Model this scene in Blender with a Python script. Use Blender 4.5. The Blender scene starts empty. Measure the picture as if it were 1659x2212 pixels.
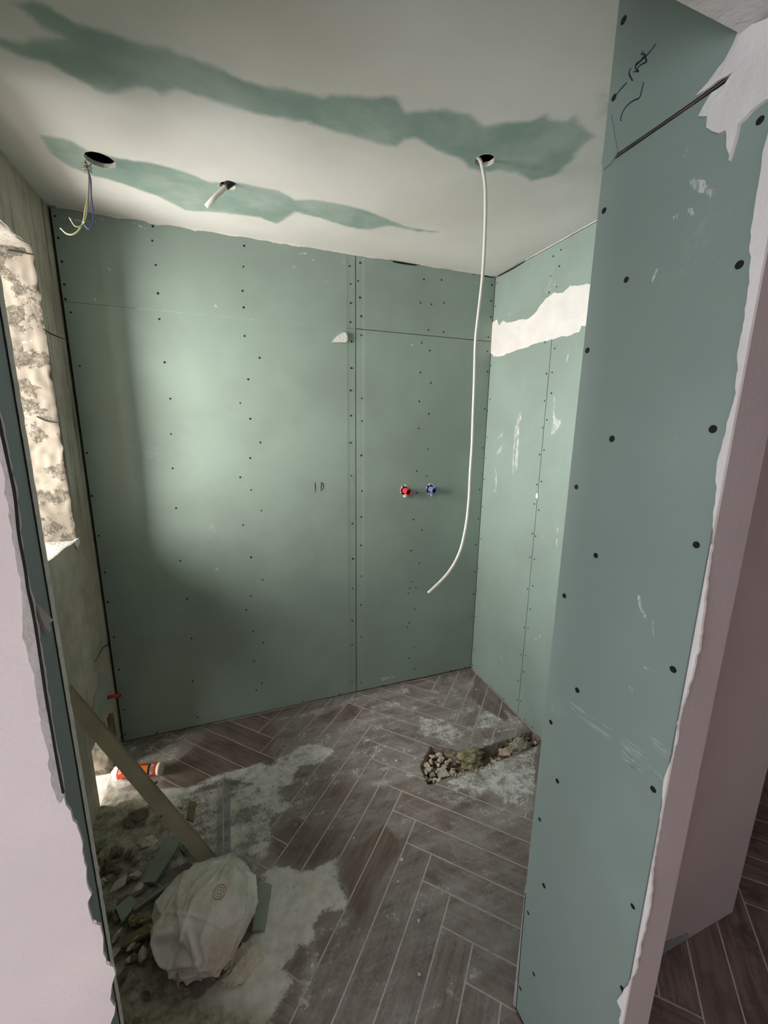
import bpy, bmesh, math, random
import numpy as np
from mathutils import Vector, Matrix, noise
from mathutils.bvhtree import BVHTree

S = bpy.context.scene
COL = S.collection
# measured world coordinates (metres)
K = {
'bscrew': [[-0.5951, 2.3572], [-0.5937, 2.2821], [-0.5924, 2.1994], [-0.5947, 2.1164], [-0.5975, 2.0625], [-0.5853, 2.0146], [-0.5795, 1.8097],
[-0.2596, 2.3756], [-0.2666, 2.3213], [-0.262, 2.2308], [-0.264, 2.1212], [-0.268, 2.0192], [-0.2631, 1.8437], [-0.2537, 1.69], [0.0955, 2.3547],
[0.0881, 2.2699], [0.0785, 2.1695], [0.0797, 2.1008], [0.0771, 1.9793], [0.1382, 1.8882], [0.0827, 1.7893], [0.0412, 1.6801], [0.0822, 1.6081],
[0.1232, 1.4963], [0.5768, 2.3359], [0.5823, 2.2574], [0.5825, 2.1716], [0.5799, 2.0841], [0.5856, 1.9941], [0.5845, 1.8677], [0.5801, 1.7584],
[0.5813, 1.6325], [0.5778, 1.4935], [0.6304, 2.3573], [0.6202, 2.2758], [0.6295, 2.2021], [0.6358, 2.1171], [0.6359, 2.0279], [0.6395, 1.7219],
[0.6402, 1.6064], [0.6371, 1.4272], [0.9737, 2.3259], [1.0755, 2.3354], [0.9582, 2.2124], [1.0209, 2.2116], [1.0938, 2.2266], [1.0089, 2.0848],
[1.0989, 2.0823], [0.9718, 2.0177], [1.0212, 1.9824], [0.9693, 1.8674], [1.0339, 1.8164], [0.9679, 1.716], [1.0282, 1.6511], [0.9696, 1.5719],
[1.0307, 1.4568], [0.965, 1.3358], [1.3853, 2.3478], [1.3851, 2.2674], [1.3883, 2.1857], [1.382, 2.0786], [1.3811, 2.0028], [1.3907, 1.8944], [1.388,
1.6867], [1.3914, 1.462], [0.5815, 1.32], [0.5864, 1.0561], [0.5882, 0.8541], [0.587, 0.6777], [0.5837, 0.4807], [0.5825, 0.3267], [0.5817, 0.0855],
[0.6412, 1.2355], [0.6377, 1.0905], [0.6354, 0.9274], [0.6381, 0.746], [0.6357, 0.5711], [0.6372, 0.3696], [0.6402, 0.0674], [1.0303, 1.3051], [0.971,
1.2112], [0.9523, 1.055], [1.0098, 0.9869], [0.9428, 0.8684], [0.9994, 0.7847], [0.9513, 0.6719], [0.9412, 0.6324], [0.9819, 0.6312], [0.9323,
0.6029], [0.9777, 0.4927], [0.9447, 0.4078], [0.9333, 0.38], [0.9819, 0.2367], [0.9484, 0.1677], [0.9894, 0.0873], [1.3594, 0.0186], [1.2487, 0.0175],
[1.0675, 0.007], [0.7756, 0.0142], [0.5027, 0.0214], [1.387, 1.2121], [1.39, 1.0292], [1.3852, 0.8655], [1.3881, 0.6852], [1.3887, 0.5365], [1.3869,
0.3845], [-0.596, 1.4523], [-0.5987, 1.2652], [-0.5937, 1.0829], [-0.5895, 0.9091], [-0.5938, 0.7635], [-0.5888, 0.5838], [-0.5865, 0.4122], [-0.5886,
0.1899], [-0.5974, 0.0525], [-0.4582, 0.0227], [-0.2643, 1.5347], [-0.2706, 1.3789], [-0.272, 1.1917], [-0.2755, 0.9315], [-0.2613, 0.7333], [-0.2576,
0.519], [-0.271, 0.279], [-0.265, 0.0652], [0.0724, 1.4212], [0.0213, 1.3288], [0.0687, 1.2649], [0.1122, 1.1569], [0.0207, 1.0889], [0.0499, 0.9169],
[0.101, 0.7895], [0.0384, 0.708], [0.0118, 0.6338], [0.0384, 0.5067], [0.0885, 0.4325], [0.0359, 0.3327], [0.0685, 0.19], [0.0377, 0.1544], [0.2869,
0.025]],
'rscrew': [[2.0859, 2.3541], [2.0892, 2.2382], [1.613, 2.3513], [1.6583, 2.3415], [1.6141, 2.2863], [1.6646, 2.2612], [1.6195, 2.2045], [1.6653,
2.1929], [1.6628, 1.9769], [1.5946, 1.9395], [1.6341, 1.8334], [1.5977, 1.8346], [1.5894, 1.742], [1.6305, 1.709], [1.6031, 1.6212], [1.629, 1.5842],
[1.6034, 1.4789], [1.6302, 1.4553], [1.6003, 1.3262], [1.631, 1.3066], [1.6362, 1.2078], [2.093, 1.9268], [2.0833, 1.7412], [2.0994, 1.6762], [2.0917,
1.5257], [2.09, 1.4025], [2.0883, 1.2768], [2.0894, 1.1085], [1.6358, 1.208], [1.6012, 1.1829], [1.6302, 1.0555], [1.6069, 1.0477], [1.6337, 0.9277],
[1.5993, 0.9283], [1.5934, 0.786], [1.631, 0.7548], [1.5968, 0.6556], [1.6297, 0.5341], [1.6004, 0.5453], [1.6348, 0.371], [1.5992, 0.3858], [1.6014,
0.2881], [1.638, 0.2109], [1.6343, 0.09], [1.6016, 0.1078], [1.5605, 0.0201], [1.497, 0.0214], [1.8021, 0.0091], [2.0827, 0.9058], [2.0934, 0.71],
[2.0937, 0.5606], [2.0913, 0.3829], [2.0795, 0.1524], [2.0844, 0.0355], [1.8817, 0.0143], [1.7491, 0.0178]],
'pscrew': [[0.6402, 1.9629], [0.6435, 1.7284], [0.6337, 1.4669], [0.6337, 1.2324], [0.632, 0.9241], [0.6329, 0.6527], [0.6368, 0.3545], [0.6401,
2.2385], [0.6428, 2.1333], [0.5756, 1.8315], [0.5643, 1.5649], [0.5677, 1.3428], [0.5717, 1.0471], [0.5947, 0.7999], [0.5976, 0.4957], [0.4065,
1.9637], [0.4014, 1.7978], [0.3985, 1.584], [0.3934, 1.4135], [0.395, 1.2041], [0.393, 0.9753], [0.3923, 0.717], [0.3843, 0.5225], [0.6483, 0.1027],
[0.6353, 0.0925], [0.5967, 0.2089]],
'bjoint': [[0.6049, 2.3939], [0.6115, 0.0093], [0.6114, 2.0567], [1.3996, 2.0564], [-0.2551, 2.0469], [0.6018, 2.0602], [-0.589, 2.0486]],
'rjoint': [[1.616, 1.9781], [1.6188, 1.6359], [1.616, 1.1919], [1.6131, 0.6032], [1.6214, -0.0046], [2.0845, 2.0537], [1.4415, 2.054]],
'pjoint': [[0.6598, 2.0421], [0.4103, 2.0336]],
'rcomp': [[2.1138, 2.1415], [2.0996, 2.1589], [2.065, 2.1648], [2.0394, 2.1295], [2.0041, 2.1463], [1.9703, 2.128], [1.9042, 2.1203], [1.8627,
2.1206], [1.8017, 2.1084], [1.7473, 2.1244], [1.7148, 2.1511], [1.6827, 2.171], [1.6343, 2.1828], [1.5767, 2.1672], [1.5339, 2.1839], [1.4891,
2.1711], [1.447, 2.165], [1.4064, 2.1571], [1.3964, 1.9988], [1.4478, 2.0044], [1.4552, 1.9829], [1.4768, 1.9845], [1.5049, 1.9767], [1.5592, 1.9841],
[1.5906, 1.9816], [1.6489, 1.9825], [1.7106, 1.9828], [1.7567, 1.9817], [1.7845, 1.9742], [1.8444, 1.9746], [1.94, 1.9702], [1.9963, 1.9639], [2.0631,
1.9715], [2.1033, 1.9947]],
'rsmear': [[[1.8087, 1.6574], [1.7899, 1.6634], [1.7897, 1.6374], [1.8013, 1.598], [1.7896, 1.3694], [1.7986, 1.3547], [1.814, 1.3565], [1.8141,
1.436], [1.8233, 1.5712], [1.8215, 1.6246]], [[1.8342, 1.598], [1.8258, 1.5913], [1.8248, 1.4352], [1.8202, 1.3349], [1.8324, 1.344], [1.837,
1.4894]], [[1.9418, 1.5556], [1.9366, 1.5416], [1.9735, 1.5191], [1.9825, 1.5224]], [[1.9361, 1.4883], [1.9383, 1.4559], [1.9788, 1.4279], [1.9879,
1.431], [1.9704, 1.4613]], [[1.5698, 1.739], [1.5616, 1.7212], [1.5603, 1.6514], [1.5333, 1.6217], [1.5044, 1.6157], [1.5236, 1.5809], [1.5567,
1.5508], [1.5669, 1.5506], [1.5648, 1.6102]], [[1.9847, 1.3497], [1.9748, 1.3507], [1.9561, 1.2334], [1.975, 1.2116], [1.9877, 1.2226], [1.9726,
1.2461]], [[1.5094, 1.9296], [1.5033, 1.8694], [1.5137, 1.868], [1.5153, 1.89]], [[1.4674, 1.1507], [1.4587, 1.1096], [1.4591, 1.0339], [1.4662,
1.0289], [1.4661, 1.0962]], [[1.5022, 0.5576], [1.5045, 0.5419], [1.5247, 0.528], [1.5342, 0.5115], [1.5396, 0.5114], [1.5339, 0.5298], [1.5185,
0.5479]]],
'rlump': [[1.6159, 1.2688], [1.6093, 1.2579], [1.6091, 1.2429], [1.6179, 1.2384], [1.6254, 1.2492], [1.6236, 1.2616]],
'bflap': [[0.4859, 1.982], [0.513, 2.0136], [0.5347, 2.0301], [0.5536, 2.0317], [0.5616, 2.0175], [0.5615, 1.9952], [0.556, 1.9873]],
'bsmear': [[[0.3341, 2.3557], [0.3563, 2.3668], [0.3784, 2.3686], [0.3708, 2.36], [0.3536, 2.3553]], [[0.3035, 2.3042], [0.318, 2.3039], [0.3191,
2.2951], [0.3104, 2.2949]], [[0.394, 2.3386], [0.4051, 2.3446], [0.4074, 2.3381], [0.3998, 2.3335]], [[0.1239, 2.3257], [0.1395, 2.3291], [0.1338,
2.3245]], [[-0.0471, 2.1027], [-0.0415, 2.1024], [-0.0291, 2.0915], [-0.0315, 2.0877], [-0.0444, 2.0921]], [[0.5401, 2.3445], [0.5543, 2.3524],
[0.5532, 2.3467]], [[0.6383, 2.3785], [0.649, 2.3791], [0.6577, 2.3695], [0.6534, 2.3656], [0.6436, 2.3737]], [[0.4436, 2.2595], [0.469, 2.2524],
[0.47, 2.2497], [0.4537, 2.2538]], [[0.0947, 2.1511], [0.0989, 2.1524], [0.0991, 2.1481], [0.0954, 2.1477]], [[0.1086, 2.1553], [0.1114, 2.1556],
[0.1112, 2.1525], [0.1084, 2.1517]], [[-0.0852, 1.9139], [-0.0812, 1.9142], [-0.0811, 1.9097], [-0.0847, 1.9086]], [[0.7196, 2.1331], [0.7278,
2.1612], [0.7314, 2.1467], [0.7236, 2.1286]], [[-0.5076, 2.0734], [-0.4979, 2.0784], [-0.4907, 2.0704], [-0.4977, 2.0645], [-0.5065, 2.0675]],
[[-0.3428, 2.3873], [-0.3103, 2.3733], [-0.2807, 2.3645], [-0.283, 2.3602], [-0.3037, 2.364], [-0.3325, 2.3775]], [[-0.5707, 2.3576], [-0.5396,
2.359], [-0.5017, 2.356], [-0.4546, 2.3654], [-0.4517, 2.3595], [-0.5058, 2.3509], [-0.5405, 2.3515], [-0.5679, 2.3526]], [[-0.4428, 2.3748],
[-0.4214, 2.3734], [-0.4236, 2.3693], [-0.4416, 2.3694]], [[-0.4406, 2.1975], [-0.4281, 2.1933], [-0.438, 2.1802], [-0.4464, 2.178]], [[-0.1325,
0.8755], [-0.1184, 0.8761], [-0.1089, 0.8743], [-0.11, 0.8679], [-0.1223, 0.8656], [-0.1317, 0.8689]], [[-0.1643, 0.7926], [-0.1561, 0.7915],
[-0.1541, 0.7839], [-0.1617, 0.7849]], [[0.0104, 1.0089], [0.0168, 1.0069], [0.0152, 1.0012]], [[0.3496, 0.9138], [0.3659, 0.9137], [0.3714, 0.8946],
[0.364, 0.8984], [0.3568, 0.9084]], [[0.7505, 0.0822], [0.7882, 0.0688], [0.8518, 0.0638], [0.8484, 0.0542], [0.8024, 0.0569], [0.7815, 0.0468],
[0.7605, 0.0566]], [[0.9082, 2.0059], [0.9255, 2.0062], [0.9228, 1.9995], [0.913, 1.9993]], [[1.2799, 2.3493], [1.2953, 2.3536], [1.2898, 2.343],
[1.2836, 2.3408]], [[1.3326, 2.0799], [1.3458, 2.0789], [1.3395, 2.0752]]],
'bpen': [[[0.3869, 1.2898], [0.3869, 1.2759], [0.3873, 1.2612], [0.387, 1.2384]], [[0.4164, 1.2895], [0.4208, 1.2864], [0.4182, 1.2674], [0.4178,
1.2452]], [[0.4208, 1.2876], [0.4267, 1.2855], [0.4302, 1.2773], [0.43, 1.2655], [0.4268, 1.2552], [0.4178, 1.2445]]],
'ppen': [[[0.5715, 2.1589], [0.5781, 2.1561], [0.5862, 2.1538], [0.5924, 2.1536], [0.5986, 2.153], [0.6049, 2.1524], [0.6052, 2.1497]], [[0.5941,
2.165], [0.597, 2.1625], [0.5915, 2.1593], [0.5884, 2.1519], [0.5854, 2.145], [0.5926, 2.1471], [0.5977, 2.1476], [0.6012, 2.145], [0.5979, 2.1405],
[0.6045, 2.1449], [0.6079, 2.1465]], [[0.5905, 2.1575], [0.5975, 2.1542], [0.6045, 2.1551], [0.6044, 2.1491], [0.5994, 2.1419]], [[0.6141, 2.1566],
[0.6167, 2.1523], [0.6154, 2.1475], [0.6089, 2.1363], [0.6067, 2.1352]], [[0.6188, 2.1396], [0.6307, 2.1371], [0.6383, 2.1346]], [[0.5862, 2.1187],
[0.5875, 2.1108], [0.5905, 2.1009], [0.6013, 2.1035], [0.6133, 2.1038], [0.6208, 2.099], [0.6236, 2.0903], [0.6204, 2.0871]]],
'pplaster': [[0.4469, 2.085], [0.4501, 2.075], [0.4597, 2.061], [0.4795, 2.0493], [0.4937, 2.0419], [0.4467, 2.0394], [0.4547, 2.0309], [0.4711,
2.0321], [0.485, 2.0131], [0.4723, 2.0057], [0.4719, 1.9916], [0.4523, 1.9737], [0.445, 1.9731], [0.4331, 1.933], [0.4309, 1.9403], [0.4295, 1.9725],
[0.4175, 1.9783], [0.4012, 1.9809], [0.3819, 1.9776], [0.3971, 2.0653]],
'pstrip': [[0.3946, 1.9224], [0.3925, 1.8758], [0.3913, 1.8334], [0.3848, 1.7771], [0.3813, 1.726], [0.382, 1.6858], [0.3756, 1.6316], [0.3778,
1.6011], [0.3808, 1.5568], [0.3834, 1.5372], [0.3776, 1.4982], [0.3725, 1.4382], [0.3696, 1.3828], [0.3655, 1.3189], [0.3624, 1.26], [0.3645, 1.2197],
[0.3674, 1.1817], [0.3718, 1.1244], [0.3689, 1.0924], [0.3727, 1.0452], [0.3765, 1.0054], [0.3729, 0.9625], [0.3707, 0.9076], [0.3706, 0.8486],
[0.3629, 0.7559], [0.3665, 0.6643], [0.3662, 0.5968], [0.3799, 0.5265], [0.3883, 0.4873], [0.378, 0.4809], [0.3785, 0.4363]],
'psmear': [[[0.4885, 1.9356], [0.4804, 1.9363], [0.4649, 1.9262], [0.4592, 1.9145], [0.4446, 1.9059], [0.4494, 1.901], [0.4537, 1.8985], [0.46,
1.9076], [0.4728, 1.9144], [0.4827, 1.9254]], [[0.506, 1.8975], [0.4986, 1.8993], [0.4986, 1.8925], [0.5041, 1.8928]], [[0.4848, 1.9001], [0.4758,
1.8953], [0.4732, 1.8858], [0.4809, 1.889]], [[0.5212, 1.8319], [0.5185, 1.83], [0.5256, 1.8131], [0.5292, 1.8142]], [[0.4986, 1.985], [0.4963,
1.9837], [0.4997, 1.9727], [0.5022, 1.9749]], [[0.4735, 1.3015], [0.4682, 1.3004], [0.4582, 1.2784], [0.4482, 1.2667], [0.4507, 1.2622], [0.4649,
1.2787]], [[0.4421, 1.2728], [0.4388, 1.2679], [0.4316, 1.2423], [0.4355, 1.2468]], [[0.4475, 1.5811], [0.4469, 1.569], [0.4488, 1.569]], [[0.4448,
1.1814], [0.4323, 1.1856], [0.4267, 1.1806], [0.4378, 1.1789]], [[0.466, 1.1275], [0.4577, 1.1312], [0.4464, 1.1263], [0.4562, 1.1215]]],
'pscr': [[[0.595, 1.0103], [0.5511, 1.0133], [0.511, 1.0161]], [[0.5948, 1.0063], [0.541, 1.0137], [0.4931, 1.0203]], [[0.5818, 1.0097], [0.5365,
1.014], [0.4954, 1.018]], [[0.5874, 1.0002], [0.5468, 0.9978], [0.5094, 0.9957]], [[0.5756, 1.0058], [0.5263, 1.0142], [0.4821, 1.0216]], [[0.58,
0.9969], [0.5309, 1.0021], [0.4868, 1.0067]], [[0.5691, 0.998], [0.5234, 1.0021], [0.482, 1.0059]], [[0.5715, 0.9914], [0.5281, 0.9966], [0.4887,
1.0013]], [[0.5632, 0.9948], [0.5192, 0.9998], [0.4793, 1.0044]], [[0.4595, 1.0242], [0.4363, 1.0271], [0.4144, 1.0299]], [[0.4616, 1.0179], [0.4407,
1.02], [0.4208, 1.022]], [[0.4632, 1.0121], [0.4406, 1.0167], [0.4192, 1.0211]], [[0.4625, 1.0095], [0.444, 1.0095], [0.4263, 1.0094]], [[0.456,
1.01], [0.4323, 1.0155], [0.4099, 1.0207]], [[0.4546, 1.0067], [0.4337, 1.0097], [0.4139, 1.0125]], [[0.462, 0.9977], [0.4454, 0.9981], [0.4295,
0.9984]], [[0.4542, 0.9987], [0.4399, 0.9981], [0.426, 0.9975]], [[0.4541, 0.9967], [0.4385, 0.997], [0.4235, 0.9973]], [[0.4584, 0.9888], [0.4439,
0.9874], [0.4298, 0.9859]], [[0.4494, 0.9944], [0.4304, 0.9966], [0.4123, 0.9987]], [[0.4565, 0.9826], [0.4355, 0.9869], [0.4157, 0.9909]], [[0.4509,
0.9858], [0.4326, 0.9877], [0.4151, 0.9896]], [[0.4501, 0.9806], [0.4332, 0.9829], [0.417, 0.9851]], [[0.4477, 0.9813], [0.4318, 0.9831], [0.4164,
0.9849]], [[0.4142, 1.0647], [0.398, 1.0664], [0.3826, 1.068]], [[0.4101, 1.0639], [0.393, 1.0664], [0.3767, 1.0688]], [[0.409, 1.0607], [0.3972,
1.0593], [0.3858, 1.058]], [[0.403, 1.0619], [0.3914, 1.0599], [0.3802, 1.058]], [[0.4053, 1.0584], [0.3932, 1.0568], [0.3814, 1.0552]], [[0.3986,
1.0584], [0.382, 1.0609], [0.3661, 1.0634]], [[0.4015, 1.052], [0.3899, 1.0503], [0.3787, 1.0486]], [[0.4095, 1.0099], [0.3966, 1.0121], [0.3842,
1.0143]], [[0.4091, 1.0037], [0.3989, 1.0041], [0.389, 1.0044]], [[0.4054, 1.0042], [0.3958, 1.0043], [0.3864, 1.0044]], [[0.397, 1.0064], [0.3838,
1.0095], [0.3711, 1.0124]], [[0.3952, 1.0037], [0.3829, 1.0055], [0.371, 1.0073]]],
'pinkedge': [[-0.2434, 1.7125], [-0.2452, 1.6468], [-0.2448, 1.5935], [-0.2434, 1.5475], [-0.2422, 1.4978], [-0.2449, 1.4525], [-0.2447, 1.409],
[-0.2455, 1.3818], [-0.2447, 1.3578], [-0.2446, 1.3322], [-0.2451, 1.3011], [-0.2466, 1.2354], [-0.2467, 1.203], [-0.2468, 1.1748], [-0.2471, 1.1277],
[-0.2466, 1.0847], [-0.2473, 1.0634], [-0.2432, 1.0513], [-0.2432, 1.0352], [-0.2396, 1.0283], [-0.2373, 1.0105], [-0.2361, 0.993], [-0.2395, 0.9771],
[-0.2365, 0.9507], [-0.2397, 0.9227], [-0.2366, 0.9001], [-0.2423, 0.888], [-0.2433, 0.8699], [-0.2396, 0.8474], [-0.2324, 0.8382], [-0.2316, 0.8158],
[-0.2343, 0.7826], [-0.2324, 0.7615], [-0.2243, 0.7501], [-0.2229, 0.7357], [-0.2302, 0.715], [-0.2353, 0.6882], [-0.2296, 0.6682], [-0.233, 0.6537],
[-0.2394, 0.6435], [-0.2453, 0.6162], [-0.2504, 0.5449]],
'greyedge': [[-0.2561, 1.5872], [-0.2502, 1.5564], [-0.2504, 1.5194], [-0.2526, 1.4644], [-0.2527, 1.4155], [-0.2535, 1.3768], [-0.2559, 1.3527],
[-0.2602, 1.3285], [-0.259, 1.3028], [-0.2568, 1.2765], [-0.2573, 1.2366], [-0.2578, 1.1954], [-0.2568, 1.1525], [-0.2597, 1.102], [-0.2543, 1.0698]],
'jambflap': [[0.5937, 1.3622], [0.6042, 1.3514], [0.6264, 1.3267], [0.6336, 1.3182], [0.6186, 1.3205], [0.623, 1.31], [0.6159, 1.3086], [0.6072,
1.3229], [0.6016, 1.3352], [0.5994, 1.3472]],
'greenq': None,
'green1': [[-0.5233, 1.3035], [-0.4211, 1.2926], [-0.3862, 1.29], [-0.2892, 1.2398], [-0.3242, 1.2321], [-0.3472, 1.2055], [-0.3599, 1.1896],
[-0.3217, 1.171], [-0.2939, 1.1727], [-0.2616, 1.1946], [-0.2167, 1.1933], [-0.1741, 1.1934], [-0.1462, 1.1997], [-0.0847, 1.1937], [-0.0585, 1.2046],
[0.0025, 1.2057], [0.0981, 1.2249], [0.1895, 1.2087], [0.2663, 1.2053], [0.2679, 1.1947], [0.385, 1.1596], [0.4378, 1.1326], [0.4776, 1.1764],
[0.5669, 1.1275], [0.6325, 1.1203], [0.6991, 1.1484], [0.7477, 1.1098], [0.8041, 1.0841], [0.821, 1.0438], [0.8577, 1.0634], [0.8918, 1.0502],
[0.8973, 1.0217], [0.9637, 1.054], [1.0138, 1.0679], [1.0116, 1.1223], [1.0425, 1.1685], [1.0449, 1.2537], [0.9898, 1.3105], [0.9131, 1.2827],
[0.8542, 1.2946], [0.8135, 1.3216], [0.7673, 1.3177], [0.7157, 1.2907], [0.6564, 1.2939], [0.6017, 1.2769], [0.5483, 1.2571], [0.5185, 1.2731],
[0.5047, 1.3146], [0.4625, 1.3172], [0.408, 1.3159], [0.3491, 1.3128], [0.2648, 1.3084], [0.2564, 1.3117], [0.1782, 1.3184], [0.083, 1.3251], [0.0067,
1.3189], [-0.0475, 1.3129], [-0.0821, 1.3067], [-0.1177, 1.3465], [-0.1456, 1.3312], [-0.1716, 1.3348], [-0.2417, 1.3876], [-0.273, 1.3802], [-0.3083,
1.3627], [-0.348, 1.3318], [-0.4056, 1.3402], [-0.4334, 1.3221], [-0.5408, 1.3384]],
'green2': [[-0.4728, 1.6333], [-0.3981, 1.6251], [-0.3638, 1.6666], [-0.2859, 1.6715], [-0.1888, 1.6631], [-0.0969, 1.6791], [-0.0278, 1.7021],
[0.0759, 1.676], [0.1997, 1.6787], [0.2697, 1.716], [0.3322, 1.6847], [0.4349, 1.6784], [0.5502, 1.6979], [0.6599, 1.7328], [0.7515, 1.7556], [0.878,
1.7499], [0.7831, 1.7786], [0.6563, 1.7762], [0.5965, 1.8394], [0.5395, 1.8531], [0.4349, 1.8303], [0.3747, 1.8136], [0.2832, 1.811], [0.2548,
1.8691], [0.2252, 1.9345], [0.1499, 1.9026], [0.0116, 1.9184], [-0.1232, 1.9527], [-0.2083, 1.8807], [-0.3022, 1.8389], [-0.3917, 1.8162], [-0.4467,
1.784], [-0.475, 1.7214]],
'green3': [[0.7643, 0.8174], [0.6752, 0.7069], [0.8022, 0.6588], [1.1395, 1.0934], [1.2582, 1.288], [1.1832, 1.2566], [1.0264, 1.0725], [0.9145,
1.0206], [0.8427, 0.9084]],
'choles': [[-0.3432, 1.7084], [0.0324, 1.7137], [0.7838, 1.2717]],
'cable': [[0.7547, 1.271, 2.3966], [0.7687, 1.271, 2.3871], [0.7807, 1.271, 2.3595], [0.7899, 1.271, 2.3259], [0.7963, 1.271, 2.2629], [0.7997, 1.271,
2.1711], [0.7997, 1.271, 2.076], [0.7959, 1.271, 2.006], [0.7894, 1.271, 1.9199], [0.7867, 1.271, 1.8541], [0.7907, 1.271, 1.7423], [0.7934, 1.271,
1.6184], [0.796, 1.271, 1.5224], [0.7948, 1.271, 1.4237], [0.7955, 1.271, 1.3222], [0.7884, 1.271, 1.2182], [0.7667, 1.271, 1.122], [0.7199, 1.271,
1.0454], [0.6441, 1.271, 0.9801]],
'wireA': [[-0.3829, 1.7, 2.3794], [-0.379, 1.7, 2.3602], [-0.3775, 1.7, 2.3315], [-0.3853, 1.7, 2.2855], [-0.3982, 1.7, 2.2381], [-0.4051, 1.7,
2.211], [-0.4196, 1.7, 2.1825], [-0.4389, 1.7, 2.1651], [-0.4549, 1.7, 2.1639], [-0.4638, 1.7, 2.1704]],
'wireB': [[-0.3796, 1.695, 2.3751], [-0.3757, 1.695, 2.3559], [-0.3759, 1.695, 2.3231], [-0.3856, 1.695, 2.2704], [-0.3927, 1.695, 2.2304], [-0.4034,
1.695, 2.2027], [-0.4174, 1.695, 2.1887], [-0.4297, 1.695, 2.1881], [-0.4379, 1.695, 2.201]],
'wireC': [[-0.38, 1.69, 2.3699], [-0.3762, 1.69, 2.3508], [-0.3707, 1.69, 2.3242], [-0.3742, 1.69, 2.2829], [-0.3749, 1.69, 2.2443], [-0.3762, 1.69,
2.2116], [-0.3818, 1.69, 2.195], [-0.3919, 1.69, 2.1829], [-0.4009, 1.69, 2.1906], [-0.4027, 1.69, 2.1969]],
'conduit': [[0.0386, 1.69, 2.3914], [0.0258, 1.69, 2.3766], [-0.0074, 1.69, 2.3428], [-0.039, 1.69, 2.3067]],
'pit': [[0.8546, 1.5816], [0.7454, 1.4857], [0.7336, 1.3813], [0.7686, 1.3768], [0.8976, 1.3933], [0.977, 1.4853]],
'trench': [[0.966, 1.4799], [1.4108, 1.4938], [1.4206, 1.4484], [1.374, 1.4076], [1.0338, 1.3851], [0.8922, 1.3924]],
'dust': [[0.95, 1, [[-0.0984, 1.4558], [-0.0035, 1.2566], [0.0613, 1.2506], [0.1406, 1.2192], [0.2713, 1.2008], [0.2742, 1.142], [0.2926, 1.0428],
[0.2617, 1.0181], [0.187, 1.0309], [0.1596, 1.0073], [0.1584, 0.9637], [0.0885, 0.9705], [0.0591, 0.9576], [0.0641, 0.9115], [0.038, 0.8894], [0.0199,
0.8356], [-0.0304, 0.7939], [-0.3417, 0.905], [-0.3932, 1.0741], [-0.3204, 1.0272], [-0.1836, 0.9683], [-0.0711, 1.0272], [-0.0106, 1.1356], [-0.0054,
1.2245]]], [0.8, 1, [[0.0888, 1.7436], [0.2071, 1.8035], [0.3228, 1.7959], [0.383, 1.7232], [0.3267, 1.6461], [0.2174, 1.6501], [0.1765, 1.589],
[0.0905, 1.5441], [0.0306, 1.5183], [-0.0212, 1.6325], [-0.0988, 1.6852], [-0.0181, 1.7157]]], [0.66, 1, [[-0.2342, 1.707], [-0.0595, 1.6767],
[0.0953, 1.5918], [0.16, 1.4729], [0.0796, 1.4348], [0.0516, 1.2889], [-0.0026, 1.2731], [-0.1794, 1.3703], [-0.3065, 1.5289], [-0.3744, 1.6602]]],
[0.45, 1, [[0.086, 1.4988], [0.2613, 1.4843], [0.368, 1.4964], [0.2501, 1.3332], [0.1348, 1.296], [0.0663, 1.3017]]], [0.62, 1, [[0.8741, 1.811],
[1.0126, 1.7435], [1.0641, 1.6319], [1.394, 1.5176], [1.4288, 1.6192], [1.3493, 1.7938], [1.2479, 1.785], [1.0786, 1.609], [0.9674, 1.5136], [0.901,
1.5851], [0.8088, 1.6676]]], [0.8, 1, [[0.9816, 1.493], [1.0981, 1.5501], [1.4247, 1.5178], [1.3342, 1.5565], [1.13, 1.5561]]], [0.66, 1, [[0.7708,
1.3812], [0.8937, 1.3864], [1.3741, 1.4043], [1.1937, 1.2076], [1.0827, 1.1043], [0.9686, 1.2366], [0.863, 1.2932]]], [0.44, 1, [[0.0421, 2.041],
[0.4052, 2.0756], [0.8498, 2.1059], [1.3679, 2.0845], [1.3818, 1.54], [1.1739, 1.2145], [1.0114, 1.0454], [0.9414, 1.07], [0.6617, 1.3441], [0.3875,
1.4896], [0.1539, 1.4303], [0.0953, 1.5918]]], [0.34, 1, [[0.1539, 1.4303], [0.6812, 1.3868], [1.0827, 1.1043], [0.6065, 0.6011], [0.0588, 0.762],
[0.0885, 0.9705], [0.2852, 1.0454], [0.2244, 1.2103], [0.0483, 1.29]]], [0.5, 1, [[-0.6177, 2.0967], [-0.17, 2.107], [-0.3192, 2.0091], [-0.3757,
1.8767], [-0.5555, 1.9681]]], [0.78, 1, [[-0.4271, 1.7745], [-0.3455, 1.741], [-0.1982, 1.7462], [-0.058, 1.7574], [0.0269, 1.7798], [0.1083, 1.7223],
[0.0205, 1.6698], [-0.2333, 1.6942], [-0.314, 1.5945], [-0.3927, 1.6667]]], [0.82, 2, [[-0.7815, 1.9239], [-0.3944, 1.7382], [-0.2892, 1.5228],
[-0.2107, 1.3637], [-0.3598, 1.3497], [-0.3333, 1.1821], [-0.1836, 0.9683], [-0.0248, 0.8917], [0.0588, 0.762], [-0.3819, 0.9029]]], [0.7, 1,
[[-0.6359, 1.873], [-0.614, 2.0794], [-0.5379, 1.9766], [-0.6036, 1.9283], [-0.4899, 1.822], [-0.5941, 1.7373]]], [0.55, 1, [[0.1857, 1.0246],
[0.2962, 1.0271], [0.3668, 1.093], [0.2888, 1.0017], [0.1684, 0.9421], [0.1277, 0.8084], [0.0669, 0.8189], [0.0885, 0.9705]]]],
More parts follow.
